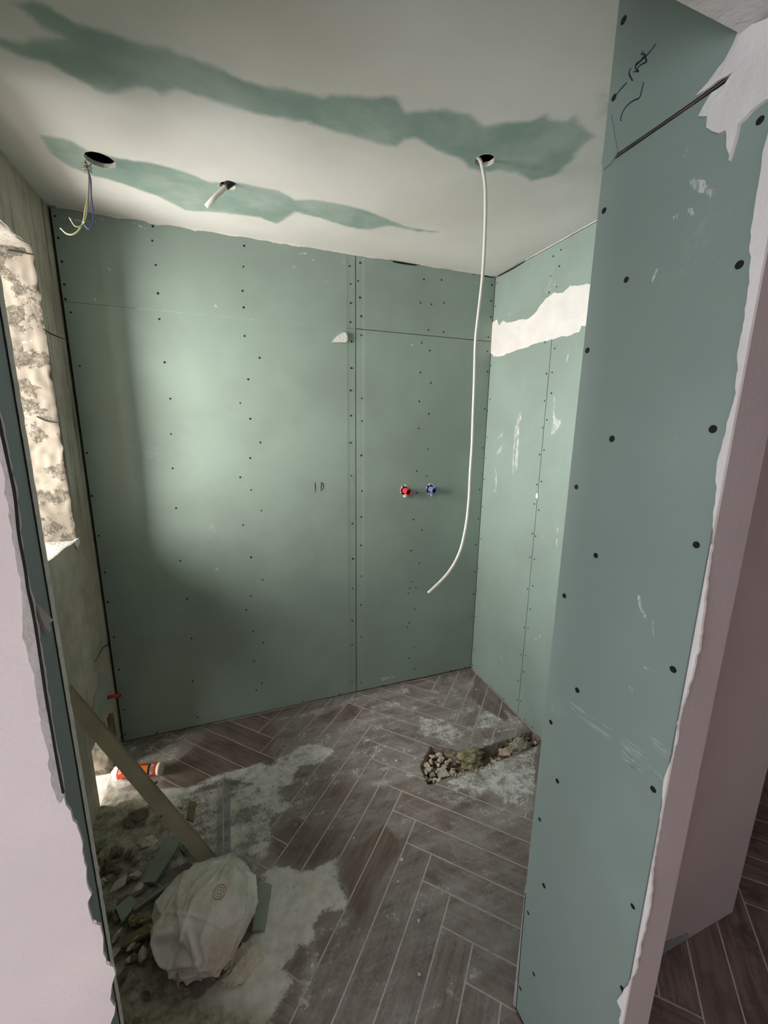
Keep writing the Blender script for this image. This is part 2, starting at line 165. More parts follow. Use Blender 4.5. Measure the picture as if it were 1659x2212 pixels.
'clean': [[[-0.3924, 1.7879], [-0.3614, 1.8718], [-0.1908, 2.0492], [0.0812, 2.0772], [0.1298, 1.938], [0.069, 1.7652], [-0.0581, 1.7519], [-0.1984,
1.7516], [-0.2914, 1.7195], [-0.379, 1.7577]], [[0.3587, 1.9774], [0.5597, 2.0309], [0.5857, 1.9305], [0.481, 1.8891], [0.3725, 1.9192]], [[1.3924,
2.0115], [1.3477, 1.8396], [1.3553, 1.625], [1.3204, 1.5986], [1.2638, 1.7372], [1.2466, 1.8744]], [[0.2872, 1.1795], [0.4845, 1.2715], [0.5197,
1.1604], [0.353, 1.0511], [0.2994, 0.9843], [0.2888, 1.0297]], [[0.0629, 1.2673], [0.0651, 1.3782], [0.151, 1.4098], [0.2289, 1.3206], [0.2606,
1.2152], [0.1576, 1.22]]],
'offcut': [[-0.3279, 1.4725], [-0.2752, 1.4426], [-0.3442, 1.3132], [-0.3934, 1.329]],
'stick1': [[-0.292, 1.2855], [-0.3938, 1.2374]],
'plank2': [[-0.4105, 1.1523], [-0.3232, 1.1686]],
'plank3': [[-0.3552, 1.0947], [-0.3186, 1.1249]],
'shard': [[-0.4496, 1.2632], [-0.4126, 1.2885], [-0.3817, 1.2532], [-0.4232, 1.2136]],
'strip2': [[-0.0058, 1.209], [0.0346, 1.1838], [0.0022, 1.0564], [-0.0352, 1.0671]],
'lump': [[-0.1144, 1.0056], [-0.0711, 1.0272], [-0.0098, 1.0295], [-0.0115, 0.9827], [-0.0593, 0.9716], [-0.1051, 0.9717]],
'sliver': [[-0.2703, 1.5535], [-0.2675, 1.6389], [-0.2394, 1.6244], [-0.2427, 1.5312]],
'sliver2': [[-0.2788, 1.4233], [-0.2636, 1.4646], [-0.249, 1.4461], [-0.2606, 1.3989]],
'crumbs': [[0.6483, 1.5515], [1.3163, 1.8973], [1.1279, 1.259], [0.4981, 1.1173], [0.4776, 0.9211], [0.9104, 1.3324], [0.1476, 1.3857], [-0.2303,
1.5984], [0.2017, 1.1016], [0.3525, 1.2535], [-0.0091, 1.4745], [0.227, 1.7102], [0.4573, 1.053], [0.422, 0.8005]],
'bead': [[-0.1253, 1.3198], [-0.1302, 1.6962]],
'cart': [[-0.5947, 1.8846, 0.025], [-0.4015, 1.8416, 0.025]],
'lean': [[-0.1583, 1.3213, 0.0]],
'leantop': [-0.6, 1.5516, 0.6638],
'stubs': [[0.8987, 1.2258], [1.0585, 1.2273]],
'rstub': [[1.9934, 0.3419]],
'lwcrack': [[[1.886, 1.9074], [1.9661, 1.9039], [2.0973, 1.9095]], [[1.9133, 0.5715], [2.03, 0.5725], [2.1034, 0.5511], [2.1747, 0.5472]]],
'lwpatch': [[1.9273, 0.508], [1.97, 0.4887], [1.9993, 0.4542], [1.9809, 0.4132], [2.0271, 0.3706], [2.0421, 0.3178], [1.9886, 0.3068], [1.9282,
0.3151], [1.8651, 0.3277], [1.8186, 0.3685], [1.8078, 0.4149], [1.8452, 0.4484], [1.897, 0.4575]],
'shade': [[1.7155, 2.1767], [1.799, 2.1637], [1.8959, 2.1741]],
'consts': {"f": 881.2474584582836, "h": 1.5825, "H": 2.391703209175529, "D": 2.1024113381239897, "XB": 1.4058470328488804, "XP": 0.645, "XL": -0.2488,
"YP": 0.592, "XW": -0.617, "th": -0.7818863748305471, "W": 0.10216691720532, "o": [0.5369355370585258, 2.0407163310519016], "r": [0.9397462881485574,
-0.3416409754425451, 0.012584029945723815], "u": [0.05891635823268036, 0.19809909013635763, 0.9784097368790571], "fw": [0.3367577417723415,
0.9187155133042075, -0.2062911267373839]},
}
c = K['consts']
H, D, XB, XP, XL, YP, XW = (c[k] for k in ('H', 'D', 'XB', 'XP', 'XL', 'YP', 'XW'))
YI = .655                                # inner (room) face of the front partition

# ------------------------------------------------------------------ camera
cam = bpy.data.cameras.new('camera')
cam.sensor_fit = 'VERTICAL'; cam.sensor_height = 24.0
cam.lens = c['f'] / 2212.0 * 24.0
cam.clip_start = .02
co = bpy.data.objects.new('camera', cam); COL.objects.link(co)
r_, u_, f_ = Vector(c['r']), Vector(c['u']), Vector(c['fw'])
co.matrix_world = Matrix(((r_.x, u_.x, -f_.x, 0), (r_.y, u_.y, -f_.y, 0), (r_.z, u_.z, -f_.z, c['h']), (0, 0, 0, 1)))
S.camera = co

# ------------------------------------------------------------------ world, lights, exposure
w = bpy.data.worlds.new('sky'); S.world = w; w.use_nodes = True
w.node_tree.nodes['Background'].inputs['Color'].default_value = (.80, .90, 1.0, 1)
w.node_tree.nodes['Background'].inputs['Strength'].default_value = .9

def area(name, loc, target, sx, sy, power, col):
    l = bpy.data.lights.new(name, 'AREA'); l.shape = 'RECTANGLE'; l.size = sx; l.size_y = sy
    l.energy = power; l.color = col
    o = bpy.data.objects.new(name, l); COL.objects.link(o)
    o.location = loc
    o.rotation_euler = (Vector(target) - Vector(loc)).to_track_quat('-Z', 'Y').to_euler()
    return o
# daylight outside the window of the wet room and outside the low gap in its wall; then two added hall fills
area('sky_daylight', (-3.30, .66, 1.80), (-.80, 1.70, 1.60), 1.9, 2.9, 700, (1.0, .955, .87))
area('sky_daylight_opposite', (-3.60, 2.35, 1.80), (-.80, 1.70, 1.60), 1.8, 2.4, 520, (1.0, .965, .90))
area('high_sky_daylight', (-3.00, 1.75, 4.20), (-.80, 1.70, 1.70), 2.0, 1.6, 720, (1.0, .98, .95))
area('ground_bounce', (-2.60, 1.15, .10), (-.60, 1.70, 1.85), 1.6, 1.4, 150, (1.0, .95, .87))
area('low_gap_daylight', (-1.25, 1.70, .30), (-.65, 1.86, .05), .3, .3, 2.5, (1.0, .90, .80))
area('hall_cool_fill', (-1.95, -.60, 1.25), (.6, .3, 1.0), 1.0, 1.2, 32, (.84, .91, 1.0))  # unseen cool fill, added to light the pier and the pink wall
area('hall_warm_fill', (-.9, -.5, 2.40), (-.7, .3, 1.0), .35, .35, 2.6, (1.0, .86, .82))  # added warm fill towards the pink wall, no fixture built
S.view_settings.view_transform = 'Standard'; S.view_settings.look = 'None'
S.view_settings.gamma = 1; S.view_settings.use_curve_mapping = False
S.view_settings.exposure = 0.06

# ------------------------------------------------------------------ helpers
def tag(o, label=None, cat=None, group=None, kind=None):
    if label: o['label'] = label
    if cat: o['category'] = cat
    if group: o['group'] = group
    if kind: o['kind'] = kind
    return o

def link(name, me, m=None, parent=None, loc=None):
    o = bpy.data.objects.new(name, me); COL.objects.link(o)
    if m is not None and me is not None and not me.materials: me.materials.append(m)
    if loc is not None: o.location = loc
    if parent is not None: o.parent = parent
    return o

def empty(name, loc=(0, 0, 0), parent=None):
    o = bpy.data.objects.new(name, None); COL.objects.link(o); o.location = loc
    if parent: o.parent = parent
    o.empty_display_size = .05
    return o

def mesh_bm(name, bm, smooth=False):
    bmesh.ops.recalc_face_normals(bm, faces=bm.faces)
    me = bpy.data.meshes.new(name); bm.to_mesh(me); bm.free()
    if smooth:
        for p in me.polygons: p.use_smooth = True
    return me

def box(bm, a, b):
    x0, y0, z0 = a; x1, y1, z1 = b
    v = [bm.verts.new(p) for p in ((x0, y0, z0), (x1, y0, z0), (x1, y1, z0), (x0, y1, z0), (x0, y0, z1), (x1, y0, z1), (x1, y1, z1), (x0, y1, z1))]
    for q in ((3, 2, 1, 0), (4, 5, 6, 7), (0, 1, 5, 4), (1, 2, 6, 5), (2, 3, 7, 6), (3, 0, 4, 7)): bm.faces.new([v[i] for i in q])

# planes: (a, b, d) -> world, d = distance out of the surface towards the viewer
P_back = lambda a, b, d=0: Vector((a, D - d, b))
P_right = lambda a, b, d=0: Vector((XB - d, a, b))
P_pier = lambda a, b, d=0: Vector((XP - d, a, b))
P_jamb = lambda a, b, d=0: Vector((XL + d, a, b))
P_pink = lambda a, b, d=0: Vector((a, YP - d, b))
P_left = lambda a, b, d=0: Vector((XW + d, a, b))
P_floor = lambda a, b, d=0: Vector((a, b, d))
P_ceil = lambda a, b, d=0: Vector((a, b, H - d))

def ragged(pts, step=.01, amp=.003, seed=0, closed=True, keep=()):
    out = []; n = len(pts)
    for i in range(n if closed else n - 1):
        a = Vector(pts[i]).to_2d(); b = Vector(pts[(i + 1) % n]).to_2d()
        d = b - a; L = d.length
        if L < 1e-6: continue
        k = 1 if i in keep else max(1, int(L / step)); nn = Vector((-d.y, d.x)) / L
        for j in range(k):
            p = a + d * (j / k)
            q = noise.noise(Vector((p.x * 55 + seed, p.y * 55, seed))) + .6 * noise.noise(Vector((p.x * 170, p.y * 170 + seed, seed)))
            out.append(p if i in keep else p + nn * q * amp)
    if not closed: out.append(Vector(pts[-1]).to_2d())
    return out

def slab(loops, P, d0, d1, name='slab', bevel=0, bm=None):
    """polygon with optional hole loops, front face at distance d1, back at d0"""
    own = bm is None
    if own: bm = bmesh.new()
    es = []; fronts = []
    for lp in loops:
        vs = [bm.verts.new(P(p[0], p[1], d1)) for p in lp]
        fronts.append(vs)
        for i in range(len(vs)): es.append(bm.edges.new((vs[i], vs[(i + 1) % len(vs)])))
    bmesh.ops.triangle_fill(bm, edges=es, use_beauty=True)
    for lp, vs in zip(loops, fronts):
        bs = []
        for i, p in enumerate(lp):
            q = Vector((p[0], p[1]))
            bs.append(bm.verts.new(P(q.x, q.y, d0)))
        for i in range(len(vs)):
            j = (i + 1) % len(vs); bm.faces.new((vs[i], vs[j], bs[j], bs[i]))
    return mesh_bm(name, bm) if own else bm

def rect(a0, b0, a1, b1): return [(a0, b0), (a1, b0), (a1, b1), (a0, b1)]

def tube(path, rad, seg=10, smooth=True, cap=True, bm=None, name='tube'):
    own = bm is None
    if own: bm = bmesh.new()
    path = [Vector(p) for p in path]; rings = []
    up = Vector((0, 0, 1)); prev = None
    for i, p in enumerate(path):
        t = (path[min(i + 1, len(path) - 1)] - path[max(i - 1, 0)]).normalized()
        if prev is None:
            a = t.cross(up) if abs(t.z) < .95 else t.cross(Vector((1, 0, 0)))
        else: a = prev - t * prev.dot(t)
        a.normalize(); prev = a; b = t.cross(a)
        rr = rad[i] if isinstance(rad, (list, tuple)) else rad
        rings.append([bm.verts.new(p + (a * math.cos(2 * math.pi * k / seg) + b * math.sin(2 * math.pi * k / seg)) * rr) for k in range(seg)])
    for A, B in zip(rings, rings[1:]):
        for k in range(seg): bm.faces.new((A[k], A[(k + 1) % seg], B[(k + 1) % seg], B[k]))
    if cap: bm.faces.new(rings[0][::-1]); bm.faces.new(rings[-1])
    return mesh_bm(name, bm, smooth) if own else bm

def catmull(pts, n=6):
    pts = [Vector(p) for p in pts]; out = []
    for i in range(len(pts) - 1):
        p0, p1, p2, p3 = pts[max(i - 1, 0)], pts[i], pts[i + 1], pts[min(i + 2, len(pts) - 1)]
        for k in range(n):
            t = k / n
            out.append(.5 * ((2 * p1) + (p2 - p0) * t + (2 * p0 - 5 * p1 + 4 * p2 - p3) * t * t + (3 * p1 - p0 - 3 * p2 + p3) * t ** 3))
    out.append(pts[-1]); return out

def ribbon(pts, P, wdt, d=.0006, bm=None, taper=True):
    """flat pen stroke on plane P"""
    own = bm is None
    if own: bm = bmesh.new()
    q = catmull([Vector((p[0], p[1], 0)) for p in pts], 5); L = []; n = len(q)
    for i, p in enumerate(q):
        t = (q[min(i + 1, n - 1)] - q[max(i - 1, 0)]); t.normalize(); nn = Vector((-t.y, t.x, 0))
        ww = wdt * (.55 + .45 * math.sin(math.pi * min(1, (i + 1) / n * 1.1))) if taper else wdt
        L.append([bm.verts.new(P(p.x + nn.x * s * ww / 2, p.y + nn.y * s * ww / 2, dd)) for s, dd in ((-1, .0001), (-1, d), (1, d), (1, .0001))])
    for A, B in zip(L, L[1:]):
        for k in range(3): bm.faces.new((A[k], A[k + 1], B[k + 1], B[k]))
    return mesh_bm('stroke', bm) if own else bm

# ------------------------------------------------------------------ materials
def mat(name, col, rough=.7, var=.0, vscale=6, bump=0, bscale=80, spec=.3, metal=0):
    m = bpy.data.materials.new(name); m.use_nodes = True; nt = m.node_tree; b = nt.nodes['Principled BSDF']
    b.inputs['Base Color'].default_value = (*col, 1); b.inputs['Roughness'].default_value = rough
    b.inputs['Specular IOR Level'].default_value = spec; b.inputs['Metallic'].default_value = metal
    if var or bump:
        tc = nt.nodes.new('ShaderNodeTexCoord')
    if var:
        n = nt.nodes.new('ShaderNodeTexNoise'); n.inputs['Scale'].default_value = vscale; n.inputs['Detail'].default_value = 8
        nt.links.new(tc.outputs['Object'], n.inputs['Vector'])
        r = nt.nodes.new('ShaderNodeMapRange'); r.inputs['From Min'].default_value = .3; r.inputs['From Max'].default_value = .7
        r.inputs['To Min'].default_value = 1 - var; r.inputs['To Max'].default_value = 1 + var
        nt.links.new(n.outputs['Fac'], r.inputs['Value'])
        mx = nt.nodes.new('ShaderNodeVectorMath'); mx.operation = 'SCALE'; mx.inputs[0].default_value = col
        nt.links.new(r.outputs['Result'], mx.inputs['Scale']); nt.links.new(mx.outputs['Vector'], b.inputs['Base Color'])
    if bump:
        n2 = nt.nodes.new('ShaderNodeTexNoise'); n2.inputs['Scale'].default_value = bscale; n2.inputs['Detail'].default_value = 6
        nt.links.new(tc.outputs['Object'], n2.inputs['Vector'])
        bp = nt.nodes.new('ShaderNodeBump'); bp.inputs['Strength'].default_value = bump; bp.inputs['Distance'].default_value = .01
        nt.links.new(n2.outputs['Fac'], bp.inputs['Height']); nt.links.new(bp.outputs['Normal'], b.inputs['Normal'])
    return m

class NT:
    """small node-building helper"""
    def __init__(s, m): s.m = m; s.nt = m.node_tree; s.b = s.nt.nodes['Principled BSDF']; s.tc = s.nt.nodes.new('ShaderNodeTexCoord')
    def n(s, t, **kw):
        x = s.nt.nodes.new('ShaderNode' + t)
        for k, v in kw.items():
            if k in x.inputs: x.inputs[k].default_value = v
            else: setattr(x, k, v)
        return x
    def l(s, a, b): s.nt.links.new(a, b)
    def noise(s, scale, detail=6, rough=.55, vec=None, stretch=None, out='Fac', dist=0):
        x = s.n('TexNoise'); x.inputs['Scale'].default_value = scale; x.inputs['Detail'].default_value = detail
        x.inputs['Roughness'].default_value = rough; x.inputs['Distortion'].default_value = dist
        v = vec or s.tc.outputs['Object']
        if stretch:
            mp = s.n('Mapping'); mp.inputs['Scale'].default_value = stretch; s.l(v, mp.inputs['Vector']); v = mp.outputs['Vector']
        s.l(v, x.inputs['Vector']); return x.outputs[out]
    def ramp(s, v, lo, hi, a=0., b=1.):
        x = s.n('MapRange'); x.interpolation_type = 'SMOOTHSTEP'
        for k, q in (('From Min', lo), ('From Max', hi), ('To Min', a), ('To Max', b)): x.inputs[k].default_value = q
        s.l(v, x.inputs['Value']); return x.outputs['Result']
    def mix(s, f, a, b):
        x = s.n('Mix'); x.data_type = 'RGBA'
        if isinstance(f, float): x.inputs[0].default_value = f
        else: s.l(f, x.inputs[0])
        for i, q in ((6, a), (7, b)):
            if isinstance(q, tuple): x.inputs[i].default_value = (*q, 1)
            else: s.l(q, x.inputs[i])
        return x.outputs[2]
    def math(s, op, a, b):
        x = s.n('Math'); x.operation = op
        for i, q in ((0, a), (1, b)):
            if isinstance(q, (int, float)): x.inputs[i].default_value = q
            else: s.l(q, x.inputs[i])
        return x.outputs[0]
    def bump(s, hgt, st, dist=.005):
        x = s.n('Bump'); x.inputs['Strength'].default_value = st; x.inputs['Distance'].default_value = dist
        s.l(hgt, x.inputs['Height']); s.l(x.outputs['Normal'], s.b.inputs['Normal'])

def newm(name, rough=.7, spec=.3):
    m = bpy.data.materials.new(name); m.use_nodes = True; q = NT(m)
    q.b.inputs['Roughness'].default_value = rough; q.b.inputs['Specular IOR Level'].default_value = spec
    return m, q

GREEN = (.262, .337, .298); SKIM = (.70, .685, .65)
# green moisture-resistant plasterboard: paper face, faint dust smears
def green_mat(name, base):
    m, q = newm(name, .48, .35)
    g_ = sum(base) / 3; dk = tuple(v * .86 + g_ * .08 for v in base); lt = tuple(min(1, v * 1.06) for v in base)
    v1 = q.noise(2.4, 5); c1 = q.mix(q.ramp(v1, .38, .62), dk, lt)
    s1 = q.ramp(q.math('MULTIPLY', q.ramp(q.noise(7, 8, .7), .56, .78), q.ramp(q.noise(1.6, 3), .48, .66)), 0, .8, 0, .30)
    c2 = q.mix(s1, c1, (.62, .66, .63))
    s2 = q.ramp(q.noise(34, 10, .75, dist=2.), .72, .80, 0, .5)
    c3 = q.mix(s2, c2, (.68, .70, .67)); q.l(c3, q.b.inputs['Base Color'])
    q.bump(q.noise(420, 2), .12, .001); return m
M_green = green_mat('green_plasterboard', GREEN)
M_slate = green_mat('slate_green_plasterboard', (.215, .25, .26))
M_core = mat('gypsum_core', (.62, .60, .56), .9, .12, 40, .4, 200)
M_skim = mat('joint_compound', (.74, .715, .695), .8, .07, 12, .25, 90)
M_skimgrey = mat('mottled_grey_plaster', (.42, .395, .375), .9, .15, 14, .4, 90)
M_pink = mat('pinkish_wall_plaster', (.70, .625, .62), .85, .05, 5, .08, 160)
M_pink_shaded = mat('shaded_pink_plaster', (.38, .325, .325), .85, .05, 4, .1, 120)  # same plaster as the pink wall, its shade put into a darker colour
M_soffit = mat('brushed_grey_plaster', (.60, .58, .57), .9, .22, 5, .5, 40)
M_black = mat('black_phosphate_screw', (.012, .012, .012), .5)
M_dark = mat('dark_void', (.012, .011, .010), .95)
M_pen = mat('blue_black_marker', (.012, .03, .06), .5)
M_penb = mat('black_marker', (.012, .02, .02), .5)
M_redline = mat('taped_reddish_joint', (.12, .09, .075), .8, .3, 60)
M_white = mat('white_cable_sheath', (.74, .73, .66), .35)
M_tape = mat('black_electrical_tape', (.02, .02, .02), .4, 0, 6, .5, 120)
M_red = mat('red_pipe_plastic', (.52, .035, .05), .35)
M_blue = mat('blue_pipe_plastic', (.12, .17, .42), .35)
M_batten = mat('dusty_batten', (.36, .31, .225), .85, .12, 8, .3, 60)
M_metal = mat('galvanised_steel', (.58, .61, .61), .42, .08, 20, metal=.6)
M_mud = mat('brown_dusty_rubble', (.17, .145, .105), .95, .35, 12, .8, 60)
M_chunk = mat('pale_plaster_rubble', (.60, .55, .46), .95, .2, 25, .8, 90)
M_tan = mat('tan_rubble', (.60, .47, .38), .95, .25, 25, .8, 90)
M_wool = mat('yellow_green_mineral_wool', (.46, .43, .25), .95, .3, 60, 1, 200)
M_wood = mat('grimy_wood_scrap', (.19, .155, .095), .9, .3, 18, .5, 50)
M_orange = mat('orange_label', (.70, .15, .02), .45, .15, 30)
M_redlab = mat('red_label', (.66, .075, .03), .45)
M_capw = mat('cream_plastic', (.66, .60, .50), .5, .06, 12)

# skim-coated ceiling: filled joints over green board, mask stored per vertex
M_ceil, q = newm('skimmed_green_ceiling', .8, .2)
at = q.n('Attribute'); at.attribute_name = 'green'
nz = q.math('ADD', q.math('MULTIPLY', q.math('SUBTRACT', q.noise(9, 8, .65), .5), .75), q.math('MULTIPLY', q.math('SUBTRACT', q.noise(40, 6, .6), .5), .12))
fac = q.ramp(q.math('ADD', at.outputs['Fac'], nz), .30, .70)
sk = q.mix(q.ramp(q.noise(2.2, 5), .35, .65), (.66, .645, .61), (.74, .725, .70))
gr = q.mix(q.ramp(q.noise(5, 7, .6), .35, .7), (.25, .345, .30), (.40, .475, .435))
q.l(q.mix(fac, sk, gr), q.b.inputs['Base Color']); q.bump(q.noise(60, 4), .1, .002)

# board-marked concrete
M_conc, q = newm('board_marked_concrete', .92, .15)
base = q.mix(q.ramp(q.noise(4, 8, .65), .3, .7), (.36, .32, .26), (.56, .52, .44))
st = q.ramp(q.noise(1, 6, .7, stretch=(24, 26, .8), dist=.5), .52, .64, 0, .85)
up = q.n('SeparateXYZ'); q.l(q.tc.outputs['Object'], up.inputs[0])
upf = q.ramp(up.outputs['Z'], 1.0, 1.6)
st2 = q.math('MULTIPLY', st, q.math('ADD', q.math('MULTIPLY', upf, .8), .2))
base = q.mix(st2, base, (.105, .095, .08))
base = q.mix(q.ramp(q.noise(11, 10, .75), .66, .76, 0, .35), base, (.55, .53, .47))
q.l(base, q.b.inputs['Base Color']); q.bump(q.noise(50, 8, .7, stretch=(1, 1, .3)), .5, .004)

# broken window reveal: beige render over exposed rubble
M_rev, q = newm('broken_beige_render', .92, .15)
rmask = q.ramp(q.noise(9, 9, .72, dist=.15), .52, .57)
stone = q.mix(q.ramp(q.noise(60, 8, .7), .35, .65), (.06, .05, .037), (.19, .17, .14))
q.l(q.mix(rmask, (.19, .168, .14), stone), q.b.inputs['Base Color'])
q.bump(q.math('MULTIPLY', q.noise(70, 8, .75), rmask), .9, .008)

# wood-look porcelain tile
M_tile, q = newm('wood_look_tile', .42, .4)
oi = q.n('ObjectInfo')
gv = q.n('VectorMath'); gv.operation = 'ADD'; q.l(q.tc.outputs['Object'], gv.inputs[0])
cb = q.n('CombineXYZ'); q.l(q.math('MULTIPLY', oi.outputs['Random'], 37.), cb.inputs[0]); q.l(q.math('MULTIPLY', oi.outputs['Random'], 91.), cb.inputs[1]); q.l(cb.outputs[0], gv.inputs[1])
g1 = q.noise(1, 9, .65, vec=gv.outputs[0], stretch=(5, 55, 5), dist=.4)
g2 = q.noise(1, 6, .6, vec=gv.outputs[0], stretch=(3, 9, 3))
col = q.mix(q.ramp(g1, .32, .68), (.105, .070, .058), (.25, .195, .170))
col = q.mix(q.ramp(g2, .4, .75, 0, .55), col, (.29, .245, .22))
col = q.mix(q.ramp(oi.outputs['Random'], 0, 1, 0, .35), col, (.13, .080, .060))
gp_ = q.n('NewGeometry')
gm_ = q.math('MULTIPLY', q.ramp(q.noise(8, 9, .75, vec=gp_.outputs['Position']), .50, .62, 0, .55), q.ramp(q.noise(2.2, 3, .5, vec=gp_.outputs['Position']), .42, .55))
col = q.mix(gm_, col, (.045, .034, .028))
q.l(col, q.b.inputs['Base Color']); q.bump(g1, .15, .002)
M_grout = mat('pale_grout', (.60, .56, .51), .9, .15, 30, .3, 150)

# dust: thin powder layer, density per vertex
M_dust, q = newm('plaster_dust', .95, .05)
at = q.n('Attribute'); at.attribute_name = 'dust'
ad = q.n('Attribute'); ad.attribute_name = 'dirt'
n1 = q.math('SUBTRACT', q.noise(13, 10, .74, dist=.15), .5)
n2 = q.math('SUBTRACT', q.noise(95, 6, .75), .5)
mp_ = q.n('Mapping'); mp_.inputs['Rotation'].default_value = (0, 0, math.radians(45)); mp_.inputs['Scale'].default_value = (3.5, 26, 1); q.l(q.tc.outputs['Object'], mp_.inputs['Vector'])
ns = q.math('SUBTRACT', q.noise(1, 8, .7, vec=mp_.outputs['Vector']), .5)
dd = q.math('ADD', at.outputs['Fac'], q.math('ADD', q.math('MULTIPLY', n1, 1.5), q.math('ADD', q.math('MULTIPLY', n2, .85), q.math('MULTIPLY', ns, .7))))
heavy = q.ramp(dd, .33, .86, .0, .97)
lf = q.math('ADD', q.math('MULTIPLY', q.noise(5, 6, .6), .75), q.math('ADD', q.math('MULTIPLY', ns, .8), q.math('MULTIPLY', n2, .5)))
film = q.math('MULTIPLY', q.ramp(at.outputs['Fac'], -.05, .6), q.ramp(lf, .18, .72, .05, .72))
alpha = q.math('MAXIMUM', heavy, film)
wc = q.mix(q.ramp(q.noise(25, 8, .7), .3, .7), (.58, .57, .53), (.78, .77, .73))
oc = q.mix(q.ramp(q.noise(30, 8, .75), .3, .7), (.20, .18, .13), (.52, .50, .42))
q.l(q.mix(ad.outputs['Fac'], wc, oc), q.b.inputs['Base Color']); q.l(alpha, q.b.inputs['Alpha'])
q.bump(q.noise(120, 8, .75), .5, .004)

# translucent sack
M_bag, q = newm('milky_plastic_film', .34, .5)
bc = q.mix(q.ramp(q.noise(5, 7, .7), .40, .68), (.68, .67, .63), (.40, .345, .28))
q.l(bc, q.b.inputs['Base Color'])
q.b.inputs['Transmission Weight'].default_value = .0
q.b.inputs['Subsurface Weight'].default_value = .0
q.bump(q.noise(14, 3, .5, dist=1.5), .35, .02)

# ------------------------------------------------------------------ structure: ceiling
def in_poly(pts, poly):
    x, y = pts[:, 0], pts[:, 1]; ins = np.zeros(len(pts), bool); n = len(poly); dmin = np.full(len(pts), 9.)
    for i in range(n):
        x0, y0 = poly[i]; x1, y1 = poly[(i + 1) % n]
        cnd = ((y0 > y) != (y1 > y))
        with np.errstate(divide='ignore', invalid='ignore'):
            xi = (x1 - x0) * (y - y0) / (y1 - y0 if y1 != y0 else 1e-9) + x0
        ins ^= cnd & (x < xi)
        dx, dy = x1 - x0, y1 - y0; L = dx * dx + dy * dy + 1e-12
        t = np.clip(((x - x0) * dx + (y - y0) * dy) / L, 0, 1)
        dmin = np.minimum(dmin, np.hypot(x - x0 - t * dx, y - y0 - t * dy))
    return np.where(ins, dmin, -dmin)        # signed distance, + inside

def sstep(x, a, b): t = np.clip((x - a) / (b - a), 0, 1); return t * t * (3 - 2 * t)

holes = [(K['choles'][0], .042), (K['choles'][1], .0265), (K['choles'][2], .031)]
def ceiling():
    st = .0125; xs = np.arange(-.66, 1.44, st); ys = np.arange(.47, 2.13, st); bm = bmesh.new()
    G_ = [[bm.verts.new((x, y, H)) for x in xs] for y in ys]
    for j in range(len(ys) - 1):
        for i in range(len(xs) - 1):
            q = (G_[j][i], G_[j][i + 1], G_[j + 1][i + 1], G_[j + 1][i])
            if any(math.hypot(v_.co.x - hx, v_.co.y - hy) < r + st * .6 for (hx, hy), r in holes for v_ in q): continue
            bm.faces.new(q)
    for v_ in [v_ for v_ in bm.verts if not v_.link_faces]: bm.verts.remove(v_)
    for (hx, hy), r in holes:
        ed = [e for e in bm.edges if len(e.link_faces) == 1 and math.hypot(e.verts[0].co.x - hx, e.verts[0].co.y - hy) < r + st * 4]
        ring = [bm.verts.new((hx + r * (1 + .010 * math.sin(a * 11 + hx * 9)) * math.cos(a), hy + r * (1 + .010 * math.sin(a * 11 + hx * 9)) * math.sin(a), H)) for a in [2 * math.pi * k / 48 for k in range(48)]]
        ed += [bm.edges.new((ring[k], ring[(k + 1) % 48])) for k in range(48)]
        bmesh.ops.triangle_fill(bm, edges=ed, use_beauty=True)
    me = bpy.data.meshes.new('ceiling'); bmesh.ops.recalc_face_normals(bm, faces=bm.faces); bm.to_mesh(me); bm.free()
    pts = np.array([(v_.co.x, v_.co.y) for v_ in me.vertices]); gm = np.zeros(len(pts))
    for key, soft, amt in (('green1', .045, .95), ('green2', .035, .9), ('green3', .08, .5)):
        gm = np.maximum(gm, sstep(in_poly(pts, K[key]), -soft, soft) * amt)
    a = me.attributes.new('green', 'FLOAT', 'POINT'); a.data.foreach_set('value', gm.astype(np.float32))
    me.update(); return me
ceil = tag(link('ceiling', ceiling(), M_ceil), kind='structure')
# board thickness seen in the cut-outs, dark void above
for i, ((hx, hy), r) in enumerate(holes):
    bm = bmesh.new(); N = 40; A = []; B = []
    for k in range(N):
        a = 2 * math.pi * k / N; rj = r * (1 + .010 * math.sin(a * 11 + hx * 9))
        A.append(bm.verts.new((hx + rj * math.cos(a), hy + rj * math.sin(a), H - .0004))); B.append(bm.verts.new((hx + (rj - .001) * math.cos(a), hy + (rj - .001) * math.sin(a), H + .0125)))
    for k in range(N): bm.faces.new((A[k], A[(k + 1) % N], B[(k + 1) % N], B[k]))
    # thin torn lip around the cut
    Cc = [bm.verts.new((v.co.x + (v.co.x - hx) / r * .0012, v.co.y + (v.co.y - hy) / r * .0012, H - .0001)) for v in A]
    for k in range(N): bm.faces.new((A[k], A[(k + 1) % N], Cc[(k + 1) % N], Cc[k]))
    link('cutout_rim', mesh_bm('cutout_rim', bm), M_core, ceil)
bm = bmesh.new(); box(bm, (-1.7, .40, H + .12), (3.3, 2.3, H + .2)); link('ceiling_slab', mesh_bm('ceiling_slab', bm), M_dark, ceil)

# ------------------------------------------------------------------ structure: plasterboard walls
def screw_mesh(P, r, name):
    bm = bmesh.new(); o0 = P(0, 0, 0); N = 12; rings = []
    for rr, d in ((r, .0001), (r * .92, .0007), (r * .45, .0005)):
        rings.append([bm.verts.new(P(rr * math.cos(2 * math.pi * k / N), rr * math.sin(2 * math.pi * k / N), d) - o0) for k in range(N)])
    for A, B in zip(rings, rings[1:]):
        for k in range(N): bm.faces.new((A[k], A[(k + 1) % N], B[(k + 1) % N], B[k]))
    bm.faces.new(rings[-1]); return mesh_bm(name, bm)

